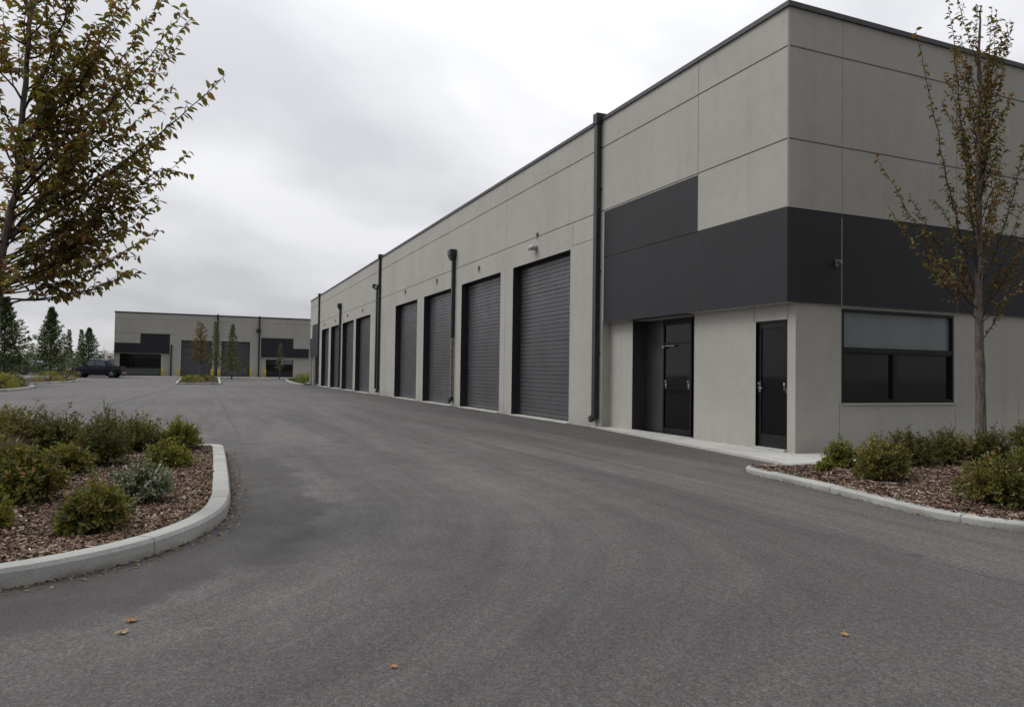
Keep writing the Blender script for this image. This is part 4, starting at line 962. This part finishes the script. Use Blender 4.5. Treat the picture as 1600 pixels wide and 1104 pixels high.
# shrubs
def shrub(base, hw, hh, label, leafm, n_st, leaf_len, seed, group, twigm='twig', spiky=0.0, per=16, leafw=.5, name='shrub'):
    rr = np.random.default_rng(seed); x_, y_ = base; leaf_len *= 1.22; n_st = int(n_st * 1.2)
    amp = .03; z_ = (bedz(x_, y_, .072, .03) if y_ < -4 else bedz(x_, y_, .05, .035)) if x_ > -10 else gz(x_) + .08
    t = empty(name, (x_, y_, z_ - .01), label, 'shrub', group)
    br = MB(); LB, LD, LN, LL = [], [], [], []
    lob = rr.normal(size=(7, 3)); lob[:, 2] = abs(lob[:, 2]); lob /= np.linalg.norm(lob, axis=1)[:, None]; lw = rr.uniform(.75, 1.2, 7)
    for i in range(n_st):
        a = rr.uniform(0, 6.283); el = math.asin(min(.999, rr.uniform(.03, 1.0)))
        d = np.array([math.cos(a) * math.cos(el), math.sin(a) * math.cos(el), math.sin(el)])
        k_ = 1 + .34 * (np.max(np.exp(-6 * (1 - lob @ d)) * lw) - .5) + rr.normal() * .10
        sp = 1 + (spiky * rr.random() ** 3 if d[2] > .35 else 0)
        tip_ = np.array([d[0] * hw * 1.08, d[1] * hw * 1.08, d[2] * hh * .92 * sp + hh * .10]) * k_; rootp = np.array([rr.normal() * hw * .10, rr.normal() * hw * .10, 0])
        pts = [rootp + (tip_ - rootp) * f + np.array([0, 0, hh * .16 * math.sin(f * 3.14)]) * (1 - d[2]) + rr.normal(size=3) * .012 * (f > 0) for f in (0, .35, .7, 1.0)]
        br.tube([tuple(p) for p in pts], [.005, .0035, .0025, .0014], 4, cap=False)
        ax_ = pts[3] - pts[1]; ax_ /= np.linalg.norm(ax_) + 1e-9
        for j in range(per):
            f = .30 + .70 * rr.random() ** .75; s_ = f * 3; q = min(int(s_), 2) if f < 1 else 2
            f0 = (0, .35, .7, 1.0); q = 0 if f < .35 else (1 if f < .7 else 2); p = pts[q] + (pts[q + 1] - pts[q]) * ((f - f0[q]) / (f0[q + 1] - f0[q]))
            sv = rr.normal(size=3); sv -= ax_ * sv.dot(ax_); sv /= np.linalg.norm(sv) + 1e-9; p = p + sv * rr.uniform(0, .018)
            LB.append(p); LD.append(ax_ * rr.uniform(.2, 1.0) + sv * rr.uniform(.5, 1.1) + np.array([0, 0, .15])); LN.append(d * .6 + rr.normal(size=3) * .5 + np.array([0, 0, .6])); LL.append(leaf_len * rr.uniform(.55, 1.2))
    br.build('stems', M[twigm], t); LL = np.array(LL)
    LB = np.array(LB); LB[:, 2] = np.maximum(LB[:, 2], .012)
    leaf_obj('leaves', LB, LD, LN, LL, LL * leafw, M[leafm], t)
    return t
LG = 'shrubs in the left bed'
for a in (
 ((2.73, -8.62), .25, .36, 'rounded green shrub alone at the front of the left bed nearest the kerb', 'sh_red', 150, .030, 1),
 ((1.62, -8.40), .25, .36, 'silver leaved shrub in the left bed close to the kerb bend', 'sh_silver', 170, .026, 2),
 ((1.45, -9.22), .31, .47, 'big broad green shrub with reddish tints left of the front one', 'sh_red', 200, .036, 3),
 ((2.40, -9.26), .16, .28, 'low green shrub cut by the left edge below the big broad one', 'sh_green', 90, .034, 4),
 ((-.30, -9.22), .27, .32, 'low green shrub with tan seed heads between the big broad shrub and the dark one', 'sh_red', 150, .032, 5),
 ((-1.04, -9.02), .38, .52, 'large very dark green shrub in the middle of the left bed', 'sh_dark', 260, .026, 6),
 ((-2.40, -8.72), .36, .48, 'green shrub behind the silver one, second from the right end of the back row', 'sh_red', 210, .028, 7),
 ((-2.45, -8.22), .30, .42, 'green shrub at the right end of the back row beside the kerb corner', 'sh_green', 200, .028, 8),
 ((-.62, -8.28), .25, .30, 'smaller green shrub between the silver one and the kerb corner', 'sh_green', 150, .028, 9),
 ((-2.78, -9.68), .42, .50, 'reddish green shrub directly behind the large dark one', 'sh_dark', 230, .030, 10),
 ((-2.89, -10.15), .40, .60, 'tall green shrub of the back row near the left edge', 'sh_red', 210, .032, 11),
 ((-3.93, -10.75), .38, .58, 'green shrub at the left end of the back row', 'sh_yellow', 180, .032, 12),
 ((-3.30, -9.15), .36, .46, 'twiggy shrub with bare reddish shoots in the middle of the back row', 'sh_dark', 180, .026, 13)):
    a = (a[0], a[1] * .84, a[2] * .90) + a[3:]
    shrub(*a, LG, twigm='twigred' if a[7] in (13, 10) else 'twig', spiky=.2 if a[7] == 13 else .05, per=22)
RG = 'shrubs in the right bed'
for a in (
 ((2.52, -1.02), .30, .44, 'round green and rust red shrub standing forward at the left of the right bed', 'sh_red', 210, .030, 31),
 ((1.45, -.50), .20, .36, 'loose green shrub at the sidewalk end of the right bed', 'sh_green', 110, .028, 32),
 ((1.66, -.98), .11, .17, 'smallest sprig of green leaves beside the sidewalk corner', 'sh_green', 40, .026, 33),
 ((1.65, .50), .31, .44, 'green shrub by the wall left of the slender tree, below the window middle', 'sh_dark', 190, .028, 34),
 ((1.75, 1.08), .30, .46, 'green shrub by the wall directly left of the slender trunk', 'sh_red', 190, .028, 35),
 ((2.06, 1.42), .26, .48, 'green shrub half behind the slender trunk', 'sh_dark', 170, .028, 36),
 ((2.05, 2.35), .36, .56, 'green shrub by the wall right of the slender trunk', 'sh_green', 190, .030, 37),
 ((2.6, 3.0), .38, .56, 'green shrub cut by the right edge behind the nearest one', 'sh_red', 190, .030, 38),
 ((1.62, -.05), .24, .38, 'small green shrub between the loose one and the window', 'sh_green', 130, .028, 39),
 ((4.05, -1.35), .36, .47, 'large nearest shrub with rust tints at the right edge of the bed', 'sh_red', 260, .030, 40)):
    a = (a[0], a[1] * .90, a[2] * .95) + a[3:]
    shrub(*a, RG, spiky=.06, per=22)
# tuft of dry tan grass
def tuft(name, base, n, L0, mat, label, spread=.9, cat='grass', group=None, wd=.005):
    LB = rng.normal(size=(n, 3)) * np.array([.05, .05, 0]); d = rnd_dirs(n, spread); d[:, 2] = abs(d[:, 2]); ln = L0 * rng.uniform(.5, 1.1, n)
    o = leaf_obj(name, LB, d, rng.normal(size=(n, 3)), ln, wd, M[mat], fold=.2, shape='blade'); o.location = (*base[:2], base[2]); setp(o, label, cat, group); return o
tuft('dry_grass', (-.85, -9.92, .09), 1500, .42, 'straw', 'mound of dry tan grass at the left edge among green shrubs', .35, wd=.009)

# conifers
def conifer(base, hh, rad, label, seed, leafm='lf_con', nb=150, z0=.12, name='conifer', group='conifers', per=52, ll=.17, cols=1.0):
    rr = np.random.default_rng(seed); t = empty(name, base, label, 'tree', group)
    tb = MB(); tb.tube([(0, 0, 0), (.02, 0, hh * .5), (0, .02, hh)], [.03 * hh * .5, .018 * hh * .5, .006], 8); tb.build('trunk', M['bark'], t)
    br = MB(); LB, LD, LN, LL = [], [], [], []
    for i in range(nb):
        f = (i + rr.random()) / nb; f = f ** .92; zb = hh * (z0 + (1 - z0) * f * .985); a = i * 2.39996 + rr.normal() * .3
        Lb = rad * (1 - f) ** 1.05 * rr.uniform(.5, 1.2) + .04; rise = .30 + .5 * f
        d = np.array([math.cos(a), math.sin(a), 0.0]); p0 = np.array([0, 0, zb]); p2 = p0 + d * Lb + np.array([0, 0, Lb * (rise - .25)]); p1 = p0 + d * Lb * .5 + np.array([0, 0, Lb * (rise - .25) * .3])
        br.tube([tuple(p0), tuple(p1), tuple(p2)], [.014, .009, .003], 4, cap=False)
        m_ = int(per * (.35 + Lb / rad))
        for j in range(m_):
            g_ = rr.random() ** .6; p = p0 + (p1 - p0) * min(1, g_ * 2) if g_ < .5 else p1 + (p2 - p1) * (g_ * 2 - 1)
            sv = rr.normal(size=3); sv[2] *= .5; p = p + sv * .085 * (1.25 - g_) * (Lb / rad + .5)
            LB.append(p); LD.append(d * rr.uniform(.3, 1) + sv * .55 + np.array([0, 0, .15])); LN.append(rr.normal(size=3)); LL.append(ll * rr.uniform(.5, 1.1))
    br.build('branches', M['twig'], t); LL = np.array(LL); leaf_obj('foliage', LB, LD, LN, LL, LL * .42, M[leafm], t)
conifer((-41.8, -18.5, .05), 5.1, 2.0, 'broad dark conifer nearest on the left, partly behind the leafy tree trunk', 51, nb=240)
conifer((-57.4, -18.8, .15), 5.6, 1.95, 'dark conifer in the planter between the nearest conifer and the pickup', 52, nb=240)
conifer((-74.2, -18.35, .28), 4.75, 1.8, 'dark conifer directly behind the navy pickup', 53, nb=170)
conifer((-80.6, -21.0, .3), 4.8, .62, 'thin tall conifer behind the wall, left of the one behind the pickup', 54, nb=60, group='thin trees behind the wall')
conifer((-81.5, -20.0, .3), 4.9, .55, 'thinnest conifer behind the wall, touching the one behind the pickup', 55, nb=60, leafm='lf_con2', group='thin trees behind the wall')
conifer((-69.6, -6.85, .28), 5.6, .75, 'narrow green conifer before the downpipe between the far garage doors', 56, nb=90, leafm='lf_con2', z0=.18, per=26, group='narrow conifers before the far hall')
conifer((-65.4, -5.44, .2), 5.25, 1.05, 'green conifer before the right far garage door', 57, nb=120, leafm='lf_con2', z0=.10, per=28, group='narrow conifers before the far hall')
conifer((-67.0, -.96, .24), 3.5, .5, 'small faint dark sapling before the far right window', 58, nb=34, z0=.25, per=20, group='narrow conifers before the far hall')
# orange tree in the middle island
rr = random.Random(8); limbs = []
trunkO = [(0, 0, 0), (.02, 0, 1.5), (0, .03, 3.0), (.02, 0, 4.6), (0, 0, 5.5)]
for i in range(40):
    z_ = 1.15 + 3.9 * i / 40; a = i * 2.4; ln = (1.25 - .22 * (z_ - 1.0)) * rr.uniform(.7, 1.1); el = R(rr.uniform(48, 70)); limbs.append(((0, 0, z_), (ln * math.cos(a) * math.cos(el) * 1.9, ln * math.sin(a) * math.cos(el) * 1.9, z_ + ln * math.sin(el) * .9), .02, .05, 1))
broad_tree('autumn_tree', (-68.2, -8.2, .28), 'small orange brown autumn tree in the middle island', trunkO, limbs, 'lf_orange', .14, .08, .6, trunk_r=(.06, .01), twig_step=.11, seed=12)
# distant autumn bushes and trees beyond the wall
def bush(base, hw, hh, label, mat, seed, n=1400, name='bush', group='autumn bushes beyond the wall', ll=.17):
    rr = np.random.default_rng(seed); t = empty(name, base, label, 'bush', group)
    d = rr.normal(size=(n, 3)); d /= np.linalg.norm(d, axis=1)[:, None]; d[:, 2] = abs(d[:, 2]); r_ = rr.uniform(.45, 1.0, n) ** .6
    lob = rr.normal(size=(6, 3)); lob /= np.linalg.norm(lob, axis=1)[:, None]; kk = 1 + .3 * (np.max(np.exp(-5 * (1 - d @ lob.T)), axis=1) - .5)
    P = d * r_[:, None] * kk[:, None] * np.array([hw, hw, hh]); ln = ll * rr.uniform(.5, 1.1, n)
    br = MB()
    for i in range(14): a = rr.uniform(0, 6.28); br.tube([(0, 0, 0), (math.cos(a) * hw * .4, math.sin(a) * hw * .4, hh * .5), (math.cos(a) * hw * .8, math.sin(a) * hw * .8, hh * rr.uniform(.6, 1.1))], [.02, .012, .004], 4, cap=False)
    br.build('stems', M['twig'], t); leaf_obj('leaves', P, d + rr.normal(size=(n, 3)) * .7, rr.normal(size=(n, 3)), ln, ln * .5, M[mat], t)
bush((-82, -21.3, .3), 1.3, 3.3, 'tall orange bush behind the wall between two conifers', 'lf_orange', 61, 1500)
bush((-83, -25.0, .3), 1.5, 3.0, 'orange brown bush behind the wall left of the second conifer', 'lf_orange', 62, 1200)
bush((-86, -18.2, .3), 1.2, 3.3, 'reddish brown bush seen over the wall left of the far hall', 'lf_orange', 63, 1200)
bush((-86, -17.0, .3), 1.0, 3.0, 'olive bush at the far hall corner over the wall', 'lf_right', 64, 900)
for i_, (yb_, hb_, mb_, lb_) in enumerate(((-23.2, 2.9, 'lf_con2', 'green bush behind the wall between the first and second conifer'), (-29.5, 3.2, 'lf_con', 'dark green bush behind the wall at the far left'), (-22.4, 2.5, 'lf_right', 'low olive bush behind the wall beside the orange one'))): bush((-84, yb_, .3), 1.5, hb_, lb_, mb_, 90 + i_, 1500)
bush((-86, -19.8, .3), 1.3, 2.8, 'brown bush over the wall behind the pickup', 'lf_right', 65, 900)

# planters and islands far off
def planter(poly, hgt=.12, w_=.16, joint=3):
    P = smooth_line(poly, closed=True, n=4); P.append(P[0]); ar = sum(a[0] * b[1] - b[0] * a[1] for a, b in zip(P, P[1:]))
    kerb(P, hgt, w_, joint, side=1 if ar > 0 else -1, z0=gz); I = offset_line(P, .1 if ar > 0 else -.1)
    bed('mulch_bed', I[:-1], hgt - .03, .02, .35, g=gz)
planter([(-30.2, -16.35), (-31.2, -16.0), (-33.9, -15.95), (-37.6, -16.2), (-40.5, -17.2), (-43.5, -19.5), (-40, -23), (-31, -22), (-30.0, -18)])
planter([(-45.3, -18.3), (-46.3, -17.6), (-50, -17.1), (-53.5, -16.6), (-57, -16.8), (-60.5, -18.3), (-61, -21), (-50, -21.5), (-45.5, -20)])
planter([(-49.9, -9.75), (-49.1, -9.3), (-49.0, -7.2), (-50.0, -6.7), (-60, -6.55), (-68, -6.5), (-69.2, -7.2), (-69, -9.2), (-66, -9.75), (-56, -9.8)])
planter([(-49.9, -.5), (-50.2, -1.0), (-56, -1.15), (-62, -.9), (-65.0, -.1), (-64, 2.4), (-57, 2.5), (-53.5, 1.5), (-53.2, -.1), (-51, -.1)])
def smallbush(x_, y_, hw, hh, label, mat, seed, group, n=700, ll=.09): bush((x_, y_, gz(x_) + .08), hw, hh, label, mat, seed, n, 'shrub', group, ll)
PG = 'low shrubs in the far planters'
smallbush(-33.4, -17.0, .95, .80, 'low yellow green shrub at the left edge in the nearest far planter', 'sh_yellow', 71, PG, 1500)
smallbush(-34.9, -17.1, .85, .75, 'green shrub second from the left edge in the nearest far planter', 'sh_green', 72, PG, 1200)
smallbush(-37.4, -17.2, .8, .75, 'dark green shrub at the right end of the nearest far planter', 'sh_dark', 73, PG, 1200)
smallbush(-51.6, -17.9, 1.05, .85, 'yellow green grass clump left of the second conifer', 'sh_yellow', 74, PG, 1300)
smallbush(-56.8, -17.7, 1.0, .85, 'yellow green grass clump right of the second conifer', 'sh_yellow', 75, PG, 1300)
smallbush(-53.0, -9.0, .60, .62, 'dark green clump at the left front of the middle island', 'sh_green', 76, PG, 900)
smallbush(-55.2, -8.5, .65, .62, 'yellow green clump in front of the orange tree in the middle island', 'sh_yellow', 77, PG, 900)
smallbush(-56.5, -7.6, .70, .62, 'brownish clump right of the orange tree in the middle island', 'sh_red', 78, PG, 900)
smallbush(-64, .9, .8, .7, 'yellow green clump on the lawn at the far right window', 'sh_yellow', 79, PG, 800)
smallbush(-59, .6, .7, .5, 'low green clump on the lawn at the far end of the warehouse', 'sh_green', 80, PG, 800)
n_ = 5200; gx_ = rng.uniform(-64, -50.2, n_); gy_ = rng.uniform(-1.0, 2.3, n_)
k_ = np.array([inside((a, b), [(-50.2, -.6), (-50.5, -.9), (-62, -.8), (-64.6, 0), (-63.6, 2.2), (-57, 2.3), (-53.6, 1.3), (-53.4, -.1)]) for a, b in zip(gx_, gy_)])
gx_, gy_ = gx_[k_], gy_[k_]; n_ = len(gx_); P_ = np.stack([gx_, gy_, np.array([gz(a) + .08 for a in gx_])], 1); d_ = rnd_dirs(n_, 1.2)
setp(leaf_obj('grass', P_, d_, rng.normal(size=(n_, 3)), .22 * rng.uniform(.5, 1.1, n_), .05, M['grass'], shape='blade'), kind='stuff')
